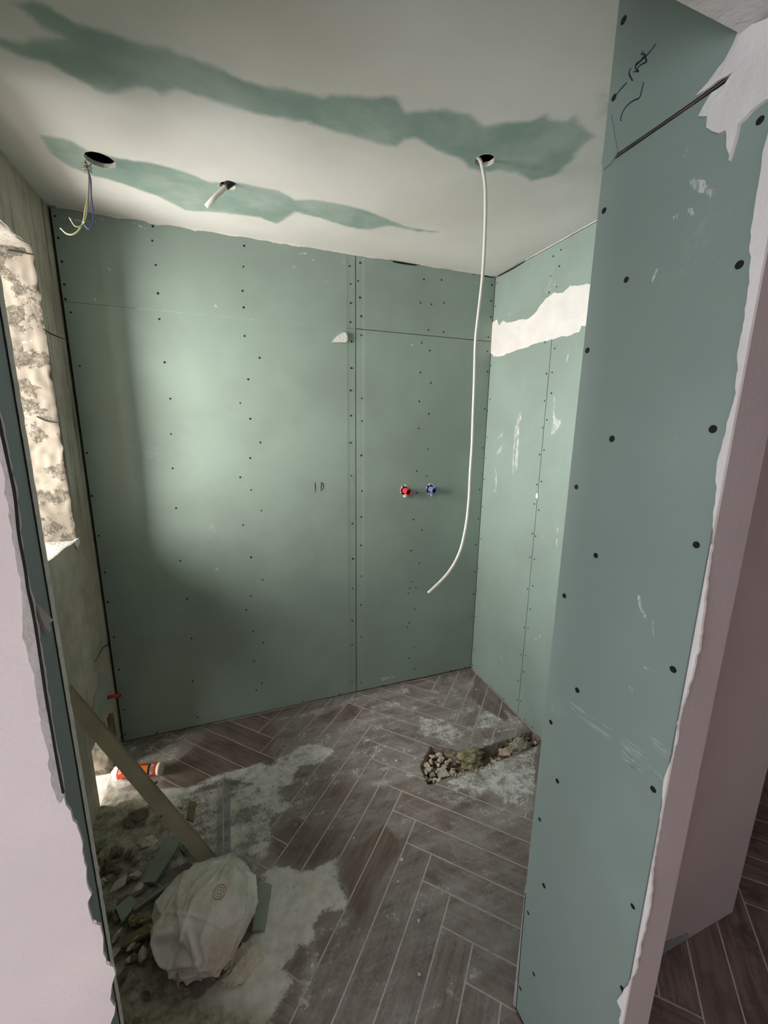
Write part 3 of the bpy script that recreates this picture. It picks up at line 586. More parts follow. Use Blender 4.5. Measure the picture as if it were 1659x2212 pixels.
def put_screws(pts, P, r, choose, name='screw', d=.0):
    me = screw_mesh(P, r, name); me.materials.append(M_black); rnd = random.Random(3); seen = []
    for a, b in pts:
        if any(abs(a - x) + abs(b - y) < .012 for x, y in seen): continue
        seen.append((a, b)); bd = choose(a, b)
        o = bpy.data.objects.new(name, me); COL.objects.link(o); o.location = P(a, b, d); o.parent = bd
        s = rnd.uniform(.85, 1.1); o.scale = (s, s, s)

def board(name, lo, hi, P, parent, taper=None, holes=(), d=0., th=.0125, m=None):
    """lo/hi = (a,b) corners; taper = {'a0':1,'a1':1}: recessed machine edge"""
    a0, b0 = lo; a1, b1 = hi; taper = taper or {}
    A0 = a0 + (.045 if 'a0' in taper else 0); A1 = a1 - (.045 if 'a1' in taper else 0)
    bm = bmesh.new(); slab([rect(A0, b0, A1, b1), *holes], P, d - th, d, bm=bm)
    for e, s in (('a0', -1), ('a1', 1)):
        if e in taper:
            x0 = A0 if s < 0 else A1; prof = [(x0, 0), (x0 + s * .014, -.0010), (x0 + s * .045, -.0014)]
            for (p, dp), (q_, dq) in zip(prof, prof[1:]):
                bm.faces.new([bm.verts.new(P(p, b0, d + dp)), bm.verts.new(P(q_, b0, d + dq)), bm.verts.new(P(q_, b1, d + dq)), bm.verts.new(P(p, b1, d + dp))])
            p = prof[-1][0]; bm.faces.new([bm.verts.new(P(p, b0, d + prof[-1][1])), bm.verts.new(P(p, b0, d - th)), bm.verts.new(P(p, b1, d - th)), bm.verts.new(P(p, b1, d + prof[-1][1]))])
    o = link(name, mesh_bm(name, bm), m or M_green, parent); return o

def blob2(cx, cy, r, n=26, amp=.18, seed=1.):
    return [(cx + r * (1 + amp * noise.noise(Vector((math.cos(t) * 1.7 + seed, math.sin(t) * 1.7, seed)))) * math.cos(t), cy + r * (1 + amp * noise.noise(Vector((math.cos(t) * 1.7 + seed, math.sin(t) * 1.7, seed)))) * math.sin(t)) for t in [2 * math.pi * k / n for k in range(n)]]

bj = K['bjoint']; JX = (bj[0][0] + bj[1][0]) / 2; JZr = (bj[2][1] + bj[3][1]) / 2; JZl = (bj[4][1] + bj[5][1]) / 2
BASE = .016; TOP = H - .003
wall_back = tag(empty('wall_back', (0, 0, 0)), kind='structure')
bm = bmesh.new(); box(bm, (XW - .1, D + .03, -.06), (XB + .2, D + .12, H + .1)); link('wall_core', mesh_bm('wall_core', bm), M_dark, wall_back)
(sx1, sz1), (sx2, sz2) = K['stubs']
ph = [blob2(sx1 - .003, sz1 + .002, .0265, seed=2.3, amp=.3), blob2(sx2 - .004, sz2 + .002, .0265, seed=7.1, amp=.25)]
G = .0028
b_ul = board('plasterboard', (XW + .011, JZl + .0006), (JX - .0021, TOP), P_back, wall_back, {'a1': 1})
b_ll = board('plasterboard', (XW + .011, BASE), (JX - .0021, JZl - .0006), P_back, wall_back, {'a1': 1})
b_ur = board('plasterboard', (JX + .0021, JZr + .0016), (XB - .003, TOP), P_back, wall_back, {'a0': 1})
b_lr = board('plasterboard', (JX + .0021, BASE), (XB - .003, JZr - .0016), P_back, wall_back, {'a0': 1}, ph)
put_screws(K['bscrew'], P_back, .0046, lambda a, b: (b_ul if b > JZl else b_ll) if a < JX else (b_ur if b > JZr else b_lr))
# joint filler between the upper and lower left boards
link('joint_filler', slab([ragged([(-.35, JZl - .0015), (JX - .05, JZl - .0015), (JX - .05, JZl + .0018), (-.35, JZl + .0018)], .015, .0012, 3)], P_back, -.004, .0006, 'joint_filler'), mat('thin_joint_filler', (.30, .39, .34), .8, .2, 60), wall_back)

rj = K['rjoint']
wall_right = tag(empty('wall_right'), kind='structure')
bm = bmesh.new(); box(bm, (XB + .03, YI + .0005, -.06), (XB + .0745, D + .1, H + .1)); link('wall_core', mesh_bm('wall_core', bm), M_pink_shaded, wall_right)
JY = (rj[0][0] + rj[4][0]) / 2; JZ = (rj[5][1] + rj[6][1]) / 2
r_up = board('plasterboard', (YI, JZ + .001), (D - .001, TOP - .003), P_right, wall_right)
r_lf = board('plasterboard', (JY + .0016, BASE), (D - .001, JZ - .001), P_right, wall_right)
r_rt = board('plasterboard', (YI, BASE), (JY - .0016, JZ - .001), P_right, wall_right)
put_screws(K['rscrew'], P_right, .0043, lambda a, b: r_up if b > JZ else (r_lf if a > JY else r_rt))
comp = link('joint_compound', slab([ragged(K['rcomp'], .008, .004, 5)], P_right, -.001, .0018, 'joint_compound'), M_skim, wall_right)
link('tape_ridge', ribbon([(rj[5][0] - .012, rj[5][1] + .0), ((rj[5][0] + rj[6][0]) / 2, (rj[5][1] + rj[6][1]) / 2 + .006), (rj[6][0], rj[6][1] + .004)], lambda a, b, d=0: P_right(a, b, d + .0018), .012, .0016, taper=False), M_skim, wall_right)
def smears(lst, P, parent, m, d=.0004, name='plaster_smear', amp=.0015):
    for i, s in enumerate(lst):
        link(name, slab([ragged(s, .004, amp, i * 3.1)], P, -.0003, d, name), m, parent)
M_smear, q = newm('pale_plaster_smear', .85, .1)
q.b.inputs['Base Color'].default_value = (.66, .69, .66, 1)
q.l(q.ramp(q.noise(110, 6, .7, stretch=(1, 1, .35)), .36, .60, .12, .85), q.b.inputs['Alpha'])
smears(K['rsmear'], P_right, wall_right, M_smear)
link('filler_lump', slab([ragged(K['rlump'], .004, .002, 1)], P_right, -.001, .007, 'filler_lump'), M_skim, wall_right)
smears(K['bsmear'], P_back, wall_back, M_smear)
# dark cracks where boards meet the ceiling
def crack(pts, P, wdt, parent, d=.0009, m=None):
    link('crack', ribbon(pts, P, wdt, d), m or M_dark, parent)
crack([(.80, H - .006), (.86, H - .007), (.93, H - .006)], P_back, .008, wall_back)
crack([(1.33, H - .005), (1.39, H - .006)], P_back, .007, wall_back)
crack([(1.26, H - .004), (1.275, H - .005)], P_back, .006, wall_back)
crack([(2.08, H - .005), (1.95, H - .007), (1.86, H - .005)], P_right, .008, wall_right)
# compound squeezed along the ceiling line
def rim(a0, a1, P, parent, seed, lo=.002, hi=.012):
    rnd = random.Random(seed); n = int(abs(a1 - a0) / .012); pts = [(a0, H + .001)]; pts2 = []
    for i in range(n + 1):
        a = a0 + (a1 - a0) * i / n; pts2.append((a, H - lo - (hi - lo) * max(0, noise.noise(Vector((a * 14, seed, 0))) + .25) * rnd.uniform(.5, 1.2)))
    link('ceiling_filler', slab([[(a0, H + .001)] + pts2 + [(a1, H + .001)]], P, -.001, .0014, 'ceiling_filler'), M_skim, parent)
rim(XW + .03, .78, P_back, wall_back, 3); rim(.95, 1.38, P_back, wall_back, 9, .001, .007); rim(YI, 1.85, P_right, wall_right, 5, .002, .007)
# peeling paper flap near the joint
tag(link('paper_flap', (lambda bm: (slab([ragged(K['bflap'], .006, .001, 2)], P_back, .0, .012, bm=bm), mesh_bm('paper_flap', bm))[1])(bmesh.new()), M_skim), 'small white curled flap of torn filler stuck beside the vertical board joint', 'filler')

# pen writing on the back wall ("I D")
wr = empty('handwriting', P_back(*K['bpen'][0][0], 0))
def strokes(root, lst, P, wdt, m):
    for s in lst:
        me = ribbon(s, P, wdt, .0005); me.transform(Matrix.Translation(-root.location)); link('pen_stroke', me, m, root)
strokes(wr, K['bpen'], P_back, .0042, M_penb)
tag(wr, 'two small black pen marks reading I D on the back green board', 'writing')
smearlist = K['pscr']

# ------------------------------------------------------------------ structure: pier on the right of the doorway
YN = .372                                # hall face of the pier
wall_pier = tag(empty('wall_pier'), kind='structure')
bm = bmesh.new(); box(bm, (XP + .0126, YN + .0045, -.06), (.722, YI - .001, H + .1)); link('wall_core', mesh_bm('wall_core', bm), M_pink_shaded, wall_pier)
bm = bmesh.new(); box(bm, (XP + .002, YN, 0), (.7225, YN + .004, H)); link('hall_plaster', mesh_bm('hall_plaster', bm), M_pink_shaded, wall_pier)
PZ = (K['pjoint'][0][1] + K['pjoint'][1][1]) / 2
p_lo = board('plasterboard', (YN + .0042, .004), (YI - .001, PZ - .002), P_pier, wall_pier)
p_up = board('plasterboard', (YN + .0042, PZ + .002), (YI - .001, H + .05), P_pier, wall_pier, d=.0028)
put_screws(K['pscrew'], P_pier, .0055, lambda a, b: p_up if b > PZ else p_lo, d=.0)
for o in list(p_up.children): o.location = o.location + Vector((-.0028, 0, 0))
link('inner_board_edge', slab([[(YI, .0), (YI, .42), (YI - .002, .40), (YI - .006, .20), (YI - .011, .04), (YI - .012, .0)]], P_pier, -.004, .0006, 'inner_board_edge'), M_skimgrey, wall_pier)
link('foot_crack', ribbon([(YI - .003, .40), (YI - .007, .20), (YI - .012, .04), (YI - .013, .005)], P_pier, .0016, .001, taper=False), M_dark, wall_pier)
link('foot_crack', ribbon([(YI - .01, .004), (YN + .01, .004)], P_pier, .005, .001, taper=False), M_dark, wall_pier)
# joint with reddish paper edge
link('joint_gap', ribbon([(YI - .016, PZ), (.56, PZ + .001), (.50, PZ), (.44, PZ + .002), (.425, PZ + .002)], lambda a, b, d=0: P_pier(a, b, d + .0012), .0034, .001, taper=False), M_redline, wall_pier)
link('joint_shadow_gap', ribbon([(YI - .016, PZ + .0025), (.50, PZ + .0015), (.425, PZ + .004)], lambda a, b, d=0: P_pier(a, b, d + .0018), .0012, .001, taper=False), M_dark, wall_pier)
sag = [(YI - .012, PZ + .07), (YI - .004, PZ + .035), (YI - .001, PZ + .005), (YI - .006, PZ - .008), (YI - .022, PZ - .006), (YI - .034, PZ + .004), (YI - .028, PZ + .02), (YI - .020, PZ + .045)]
link('sagging_tape', slab([ragged(sag, .006, .0008, 4)], P_pier, -.001, .0045, 'sagging_tape'), M_green, wall_pier)
# ragged hall plaster wrapping on to the board
ps = K['pstrip']; outer = [(YN - .0005, ps[-1][1] - .05), (YN - .0005, 2.079), (ps[0][0] - .02, 2.079)]
link('ragged_plaster_edge', slab([ragged([tuple(p) for p in ps] + outer, .006, .0022, 8, keep=(len(ps), len(ps) + 1, len(ps) + 2, len(ps) - 1))], P_pier, -.001, .0042, 'ragged_plaster_edge'), M_skim, wall_pier)
pp = [p for p in K['pplaster']]
link('corner_plaster', slab([ragged(pp, .006, .0022, 2)], P_pier, -.001, .0058, 'corner_plaster'), M_skim, wall_pier)
smears(K['psmear'], P_pier, wall_pier, M_smear, .0005, amp=.001)
M_scr = mat('fine_scratch', (.46, .56, .53), .8, .2, 60)
bm = bmesh.new()
for s in K['pscr']: ribbon(s, P_pier, .0009, .0004, bm=bm)
tag(link('scratches', mesh_bm('scratches', bm), M_scr, wall_pier), kind='stuff')
wr2 = empty('handwriting', P_pier(*K['ppen'][0][0], .0028))
strokes(wr2, K['ppen'], lambda a, b, d=0: P_pier(a, b, d + .0028), .0022, M_pen)
tag(wr2, 'blue marker scribble on the upper green board above the door pier joint', 'writing')

# ------------------------------------------------------------------ structure: lintel, hall walls
header = empty('wall_header'); tag(header, kind='structure')
bm = bmesh.new(); box(bm, (-1.6, .10, 2.079), (XP - .0005, .4447, 2.75)); link('lintel', mesh_bm('lintel', bm), M_soffit, header)
box_ = bmesh.new(); box(box_, (-1.6, .4447, H + .02), (XP - .0005, .60, 2.75)); link('upstand', mesh_bm('upstand', box_), M_soffit, header)
bm = bmesh.new(); box(bm, (XP, .10, 2.079), (.80, .3715, 2.75)); link('lintel', mesh_bm('lintel', bm), M_soffit, header)

wfr = tag(empty('wall_front_right'), kind='structure')
bm = bmesh.new(); box(bm, (.7, YP, .002), (XB + .075, YI - .012, H + .1)); link('wall_plaster', mesh_bm('wall_plaster', bm), M_pink_shaded, wfr)
bm = bmesh.new(); box(bm, (.9, YI - .012, .012), (XB + .03, YI, H)); link('plasterboard', mesh_bm('plasterboard', bm), M_green, wfr)
link('bare_board_foot', slab([ragged([(.75, .004), (1.27, .004), (1.25, .03), (1.15, .05), (1.05, .075), (.75, .09)], .01, .006, 3)], P_pink, -.001, .002, 'bare_board_foot'), M_slate, wfr)

wfl = tag(empty('wall_front_left'), kind='structure')
pe = K['pinkedge']
pinkpoly = [tuple(p) for p in ragged(pe, .008, .0018, 6, closed=False)] + [(-1.7, pe[-1][1] - .3), (-1.7, 2.75), (pe[0][0] - .0, 2.75)]
bm = bmesh.new(); box(bm, (-1.7, YP + .0005, -.02), (XL - .0125, YI - .013, 2.7)); link('wall_core', mesh_bm('wall_core', bm), M_pink, wfl)
link('wall_plaster', slab([pinkpoly], P_pink, -.001, .003, 'wall_plaster'), M_pink, wfl)
# soft ragged bulges at the plaster edge
rnd = random.Random(12)
low = [p for p in pe if p[1] < 1.0]
for i, (a, b) in enumerate(low[::1]):
    if rnd.random() < .85:
        r = rnd.uniform(.006, .012)
        bm = bmesh.new(); bmesh.ops.create_icosphere(bm, subdivisions=3, radius=1)
        for v in bm.verts:
            k = 1 + .3 * noise.noise(v.co * 1.6 + Vector((i * 3, 0, 0)))
            v.co = Vector((a - r * 1.15 + v.co.x * r * .85 * k, YP - .002 + v.co.y * r * .10, b + v.co.z * r * 1.6 * k))
        link('plaster_bulge', mesh_bm('plaster_bulge', bm, True), M_pink, wfl)
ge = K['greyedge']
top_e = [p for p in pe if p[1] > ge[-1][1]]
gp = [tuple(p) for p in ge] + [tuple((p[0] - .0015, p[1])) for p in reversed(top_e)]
link('grey_edge_strip', slab([ragged(gp, .008, .0025, 9)], P_pink, .0, .0042, 'grey_edge_strip'), M_skimgrey, wfl)  # grey strip laid along the edge of the pink plaster
crk = [(p[0] - .0008, p[1]) for p in pe if p[1] > ge[-1][1]]
link('edge_crack', ribbon(crk, lambda a, b, d=0: P_pink(a, b, d + .0042), .0028, .0012, taper=False), M_dark, wfl)
jb = board('plasterboard', (YP + .001, .012), (YI - .015, 2.7), P_jamb, wfl, m=M_slate)
bm = bmesh.new(); zz = 0; vs = []
n = 260
for k in range(n + 1):
    z = .005 + (2.5 - .005) * k / n
    w0 = YI - .0125 + .0012 * noise.noise(Vector((z * 45, 0, 1))); w1 = YI
    j = .0008 * noise.noise(Vector((z * 60, 3, 1)))
    vs.append([bm.verts.new((XL + .0012 + j, w0, z)), bm.verts.new((XL + .0012 + j, w1, z)), bm.verts.new((XL - .02, w1, z)), bm.verts.new((XL - .02, w0, z))])
for A, B in zip(vs, vs[1:]):
    for k in range(4): bm.faces.new((A[k], A[(k + 1) % 4], B[(k + 1) % 4], B[k]))
link('inner_board_edge', mesh_bm('inner_board_edge', bm), M_core, wfl)
bm = bmesh.new(); box(bm, (-.66, YI - .0125, .012), (XL - .02, YI, H)); link('plasterboard', mesh_bm('plasterboard', bm), M_green, wfl)
link('torn_filler', slab([ragged(K['jambflap'], .006, .0015, 2)], P_jamb, .0, .005, 'torn_filler'), M_skimgrey, wfl)
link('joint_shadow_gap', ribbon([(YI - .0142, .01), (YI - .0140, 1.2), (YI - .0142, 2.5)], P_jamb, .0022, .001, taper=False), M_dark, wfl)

# hall enclosure (behind and beside the camera), opening added in its left wall to let the cool fill in
hall = tag(empty('wall_hall'), kind='structure')
bm = bmesh.new()
box(bm, (-1.7, -1.8, -.06), (3.4, -1.7, 2.7))
box(bm, (3.3, -1.8, -.06), (3.4, 2.4, 2.7))
box(bm, (XB + .075, 2.3, -.06), (3.4, 2.4, 2.7))
for a, b in (((-1.7, -1.8, -.06), (-1.62, -1.10, 2.7)), ((-1.7, -.10, -.06), (-1.62, YP, 2.7)), ((-1.7, -1.10, -.06), (-1.62, -.10, .6)), ((-1.7, -1.10, 1.9), (-1.62, -.10, 2.7))): box(bm, a, b)
link('wall_plaster', mesh_bm('wall_plaster', bm), M_pink_shaded, hall)
bm = bmesh.new(); box(bm, (-1.7, -1.8, 2.60), (3.4, .42, 2.7)); box(bm, (XB + .075, .42, 2.60), (3.4, 2.4, 2.7)); box(bm, (.65, .36, 2.6), (XB + .1, .6, 2.7))
link('hall_ceiling', mesh_bm('hall_ceiling', bm), M_pink_shaded, hall)

# ------------------------------------------------------------------ structure: left concrete wall with window opening
wall_left = tag(empty('wall_left'), kind='structure')
W1 = (1.42, 1.905, 1.115, 2.172); W2 = (1.74, 1.93, -.06, .27); TX = XW - .36
bm = bmesh.new()
yb = [YI, W1[0], W2[0], W1[1], W2[1], D + .1]; zb = [-.06, W2[3], W1[2], W1[3], H + .1]
for y0, y1 in zip(yb, yb[1:]):
    for z0, z1 in zip(zb, zb[1:]):
        ym, zm = (y0 + y1) / 2, (z0 + z1) / 2
        if (W1[0] < ym < W1[1] and W1[2] < zm < W1[3]) or (W2[0] < ym < W2[1] and zm < W2[3]): continue
        box(bm, (TX, y0, z0), (XW, y1, z1))
bmesh.ops.remove_doubles(bm, verts=bm.verts, dist=1e-5)
link('wall_core', mesh_bm('wall_core', bm), M_conc, wall_left)
def rough_panel(name, P, a0, a1, b0, b1, m, amp=.007, st=.008, seed=0., rag=.01):
    na, nb = max(3, int((a1 - a0) / st)), max(3, int((b1 - b0) / st)); bm = bmesh.new(); g = []
    for j in range(nb + 1):
        row = []
        for i in range(na + 1):
            a = a0 + (a1 - a0) * i / na; b = b0 + (b1 - b0) * j / nb
            k = noise.noise(Vector((a * 9, b * 9, seed))); k2 = noise.noise(Vector((a * 40, b * 40, seed)))
            d = .002 + amp * max(0, .4 + k * 1.3) + amp * .45 * k2
            if i == na: a += rag * .6 * noise.noise(Vector((b * 30, seed, 1))) - .003; d = max(.0, d - .002)
            row.append(bm.verts.new(P(a, b, d)))
        g.append(row)
    for j in range(nb):
        for i in range(na): bm.faces.new((g[j][i], g[j][i + 1], g[j + 1][i + 1], g[j + 1][i]))
    return link(name, mesh_bm(name, bm, True), m, wall_left)
rough_panel('window_reveal', lambda a, b, d=0: Vector((a, W1[1] - d, b)), TX, XW + .004, W1[2], W1[3], M_rev, seed=1.)
rough_panel('window_head', lambda a, b, d=0: Vector((a, b, W1[3] - d)), TX, XW, W1[0], W1[1], mat('smooth_beige_render', (.22, .20, .175), .9, .1, 12, .3, 60), amp=.002, seed=4.)
rough_panel('window_sill', lambda a, b, d=0: Vector((a, b, W1[2] + d)), TX, XW + .003, W1[0], W1[1], mat('grey_sill_render', (.26, .25, .22), .95, .2, 30, .5, 90), amp=.003, seed=8., rag=.0)
rough_panel('gap_reveal', lambda a, b, d=0: Vector((a, W2[1] - d, b)), TX, XW + .004, -.02, W2[3], M_rev, amp=.01, seed=12.)
def gyps(seed, loc, sc_, m, name):
    bm = bmesh.new(); rnd = random.Random(seed)
    for _ in range(22): bm.verts.new((rnd.uniform(-1, 1) * sc_[0], rnd.uniform(-1, 1) * sc_[1], rnd.uniform(-1, 1) * sc_[2]))
    bmesh.ops.convex_hull(bm, input=bm.verts)
    for v in [v for v in bm.verts if not v.link_faces]: bm.verts.remove(v)
    return mesh_bm(name, bm)
link('sill_filler_lump', gyps(3, None, (.010, .018, .022), M_skim, 'sill_filler_lump'), M_skim, wall_left, (XW + .0, W1[1] - .005, W1[2] - .010))
for s in K['lwcrack']: crack([(p[0], p[1]) for p in s], P_left, .0045, wall_left)
crack([(XW - .19, 2.150), (XW - .10, 2.157), (XW + .002, 2.150)], lambda a, b, d=0: Vector((a, W1[1] - d - .008, b)), .007, wall_left)
crack([(XW - .06, 1.60), (XW - .03, 1.585), (XW + .0, 1.58)], lambda a, b, d=0: Vector((a, W1[1] - d - .010, b)), .006, wall_left)
link('filler_patch', slab([ragged(K['lwpatch'], .006, .002, 3)], P_left, -.001, .004, 'filler_patch'), mat('pale_green_grey_filler', (.37, .39, .33), .9, .1, 20, .3, 80), wall_left)
# loose render along the corner foot
bm = bmesh.new(); box(bm, (XW - .0, 1.955, -.02), (XW + .018, 1.99, .26)); link('corner_batten', mesh_bm('corner_batten', bm), M_wood, wall_left)

# ------------------------------------------------------------------ structure: floor
def ccw(p):
    a = sum(p[i][0] * p[(i + 1) % len(p)][1] - p[(i + 1) % len(p)][0] * p[i][1] for i in range(len(p)))
    return [tuple(q) for q in (p if a > 0 else p[::-1])]
def split(poly, A, B):
    """parts of poly left / right of line A->B"""
    L, Rr = [], []
    n = len(poly)
    s = [(B[0] - A[0]) * (p[1] - A[1]) - (B[1] - A[1]) * (p[0] - A[0]) for p in poly]
    for i in range(n):
        p, q_, sp, sq = poly[i], poly[(i + 1) % n], s[i], s[(i + 1) % n]
        if sp >= 0: L.append(p)
        if sp <= 0: Rr.append(p)
        if sp * sq < 0:
            t = sp / (sp - sq); x = (p[0] + (q_[0] - p[0]) * t, p[1] + (q_[1] - p[1]) * t); L.append(x); Rr.append(x)
    return (L if len(L) > 2 else None), (Rr if len(Rr) > 2 else None)
def clip(poly, conv):
    for i in range(len(conv)):
        if poly is None: return None
        poly, _ = split(poly, conv[i], conv[(i + 1) % len(conv)])
    return poly
def subtract(poly, conv):
    out = []; rest = poly
    for i in range(len(conv)):
        if rest is None: break
        rest, o_ = split(rest, conv[i], conv[(i + 1) % len(conv)])
        if o_ and parea(o_) > 1e-6: out.append(o_)
    return out
def parea(p): return abs(sum(p[i][0] * p[(i + 1) % len(p)][1] - p[(i + 1) % len(p)][0] * p[i][1] for i in range(len(p)))) / 2
PITS = [ccw(K['pit']), ccw(K['trench'])]
def minus_pits(polys):
    for pit in PITS: polys = [x for p in polys for x in subtract(p, pit)]
    return polys
M_tan_dark = mat('broken_screed', (.24, .19, .15), .95, .35, 40, .8, 80)
def inside_safe(x, y, pits, me_):
    return any(p is not me_ and float(in_poly(np.array([[x, y]]), p)[0]) > -.004 for p in pits)
FLOORR = [(-1.7, -1.8), (3.4, -1.8), (3.4, 2.4), (-1.7, 2.4)]
def prism(bm, poly, z0, z1, ins=0):
    cx = sum(p[0] for p in poly) / len(poly); cy = sum(p[1] for p in poly) / len(poly)
    b = [bm.verts.new((p[0], p[1], z0)) for p in poly]; m_ = [bm.verts.new((p[0], p[1], z1 - ins)) for p in poly]
    L = [m_]
    if ins:
        t = []
        for p in poly:
            d = Vector((cx - p[0], cy - p[1])); d = d * (ins * 1.2 / max(d.length, 1e-4)); t.append(bm.verts.new((p[0] + d.x, p[1] + d.y, z1)))
        L.append(t)
    rings = [b] + L; n = len(poly)
    for A, B in zip(rings, rings[1:]):
        for k in range(n): bm.faces.new((A[k], A[(k + 1) % n], B[(k + 1) % n], B[k]))
    bm.faces.new(rings[-1]); bm.faces.new(b[::-1])
bm = bmesh.new()
for p in minus_pits([FLOORR]): prism(bm, p, -.06, -.0016)
floor = tag(link('floor', mesh_bm('floor', bm), M_grout), kind='structure')

bm = bmesh.new(); box(bm, (-1.7, -1.8, -.12), (3.4, 2.4, -.061)); link('screed', mesh_bm('screed', bm), mat('dark_screed', (.16, .12, .095), .95, .4, 30, .8, 60), floor)
for pit in PITS:                         # rough broken sides of the hole
    cxp = sum(p[0] for p in pit) / len(pit); cyp = sum(p[1] for p in pit) / len(pit); bm = bmesh.new()
    for (x0, y0), (x1, y1) in zip(pit, pit[1:] + pit[:1]):
        if inside_safe((x0 + x1) / 2, (y0 + y1) / 2, PITS, pit): continue
        n_ = max(2, int(math.hypot(x1 - x0, y1 - y0) / .008)); g_ = []
        for i in range(n_ + 1):
            x, y = x0 + (x1 - x0) * i / n_, y0 + (y1 - y0) * i / n_; col_ = []
            for k, z in enumerate((-.0018, -.012, -.025, -.04, -.06)):
                f__ = .0015 + .010 * (k / 4) + .005 * noise.noise(Vector((x * 60, y * 60, z * 90)))
                d_ = Vector((cxp - x, cyp - y)); d_.normalize(); col_.append(bm.verts.new((x + d_.x * f__, y + d_.y * f__, z)))
            g_.append(col_)
        for A_, B_ in zip(g_, g_[1:]):
            for k in range(4): bm.faces.new((A_[k], B_[k], B_[k + 1], A_[k + 1]))
    if bm.faces: link('broken_side', mesh_bm('broken_side', bm), M_tan_dark, floor)
    else: bm.free()
u = Vector((math.cos(c['th']), math.sin(c['th']))); v = Vector((u.y, -u.x)); Wt = c['W']; O = Vector(c['o'])
REG = [ccw(rect(XW, YI - .02, XB, D)), ccw(rect(-.3, .2, XP + .06, YI - .02)), ccw(rect(.72, .12, 3.2, YP)), ccw(rect(XB + .075, YP, 3.2, 1.8))]
g = .0024 / Wt
full = {}
def tile_obj(a, b, horiz):
    e0, e1 = (u, v) if horiz else (v, u)     # length axis, width axis (world)
    La, Lb = (a, b)
    loc = O + u * (a * Wt) + v * (b * Wt)
    if horiz: x0, x1, y0, y1 = g, 7 - g, g, 1 - g
    else: x0, x1, y0, y1 = g, 1 - g, g, 7 - g
    poly = ccw([loc + u * (p * Wt) + v * (q_ * Wt) for p, q_ in ((x0, y0), (x1, y0), (x1, y1), (x0, y1))])
    A = parea(poly); got = []
    for rg in REG:
        cp = clip(poly, rg)
        if cp and parea(cp) > 2e-5: got.append(cp)
    if not got: return 0
    got = minus_pits(got); tot = sum(parea(p) for p in got)
    rot = math.atan2(e0.y, e0.x)
    if tot > A * .999 and len(got) == 1:
        key = horiz
        if key not in full:
            bm = bmesh.new(); R_ = Matrix.Rotation(-rot, 2); prism(bm, ccw([R_ @ (Vector(p) - loc) for p in poly]), -.0015, 0, .0008)
            full[key] = mesh_bm('tile', bm); full[key].materials.append(M_tile)
        me = full[key]
    else:
        if tot < 4e-5: return 0
        bm = bmesh.new(); R_ = Matrix.Rotation(-rot, 2)
        for p in got:
            if parea(p) > 1e-5: prism(bm, ccw([tuple(R_ @ (Vector(q_) - loc)) for q_ in p]), -.0015, 0, .0006)
        if not bm.faces: bm.free(); return 0
        me = mesh_bm('tile', bm); me.materials.append(M_tile)
    o = bpy.data.objects.new('tile', me); COL.objects.link(o); o.location = (loc.x, loc.y, 0); o.rotation_euler = (0, 0, rot); o.parent = floor
    return 1
nt_ = 0
for k in range(-60, 60):
    for s in range(-9, 9):
        nt_ += tile_obj(k + 7 * s, k - 1 - 7 * s, True)
        nt_ += tile_obj(k + 7 * s, k - 7 * s, False)
print('tiles', nt_)

# ---- dust, one sheet of powder lying on the tiles
def dust():
    st = .0075; xs = np.arange(XW + .002, XB - .002, st); ys = np.arange(.30, D - .004, st)
    X, Y = np.meshgrid(xs, ys); pts = np.stack([X.ravel(), Y.ravel()], 1)
    d = np.full(len(pts), .30); dirt = np.zeros(len(pts))
    warp = np.array([[noise.noise(Vector((p[0] * 9, p[1] * 9, 0))) * .02 + noise.noise(Vector((p[0] * 30, p[1] * 30, 3))) * .008, noise.noise(Vector((p[0] * 9, p[1] * 9, 7))) * .02 + noise.noise(Vector((p[0] * 30, p[1] * 30, 9))) * .008] for p in pts])
    wp = pts + warp
    for amt, kd, poly in K['dust']:
        sd = in_poly(wp, poly); k = sstep(sd, -.025, .03)
        d = np.maximum(d, k * amt)
        if kd == 2: dirt = np.maximum(dirt, sstep(sd, -.03, .05))
    for poly in K['clean']:
        sd = in_poly(pts + warp * .35, poly); k = sstep(sd, -.012, .014); d = d * (1 - k) + (-.04) * k
    ok = np.ones(len(pts), bool)
    for pit in PITS: ok &= in_poly(pts, pit) < -.001
    ok &= ~((pts[:, 1] < YI) & ((pts[:, 0] < XL + .004) | (pts[:, 0] > XP - .004)))
    z = np.array([.0009 + (max(0, dd - .55) * .010) * (1 + noise.noise(Vector((p[0] * 35, p[1] * 35, 2))) + .6 * noise.noise(Vector((p[0] * 90, p[1] * 90, 2)))) for p, dd in zip(pts, d)])
    nx, ny = len(xs), len(ys)
    idx = np.arange(nx * ny).reshape(ny, nx)
    q_ = np.stack([idx[:-1, :-1], idx[:-1, 1:], idx[1:, 1:], idx[1:, :-1]], -1).reshape(-1, 4)
    keep = ok[q_].all(1) & (d[q_].max(1) > -.3); q_ = q_[keep]
    used = np.unique(q_); mp = -np.ones(nx * ny, int); mp[used] = np.arange(len(used))
    me = bpy.data.meshes.new('dust'); me.from_pydata(np.c_[pts, z][used].tolist(), [], mp[q_].tolist())
    for nm, arr in (('dust', d), ('dirt', dirt)):
        a = me.attributes.new(nm, 'FLOAT', 'POINT'); a.data.foreach_set('value', arr[used].astype(np.float32))
    for p in me.polygons: p.use_smooth = True
    me.update(); return me
tag(link('plaster_dust', dust(), M_dust), 'white and grey plaster dust spread over the herringbone floor tiles', 'dust', kind='stuff')

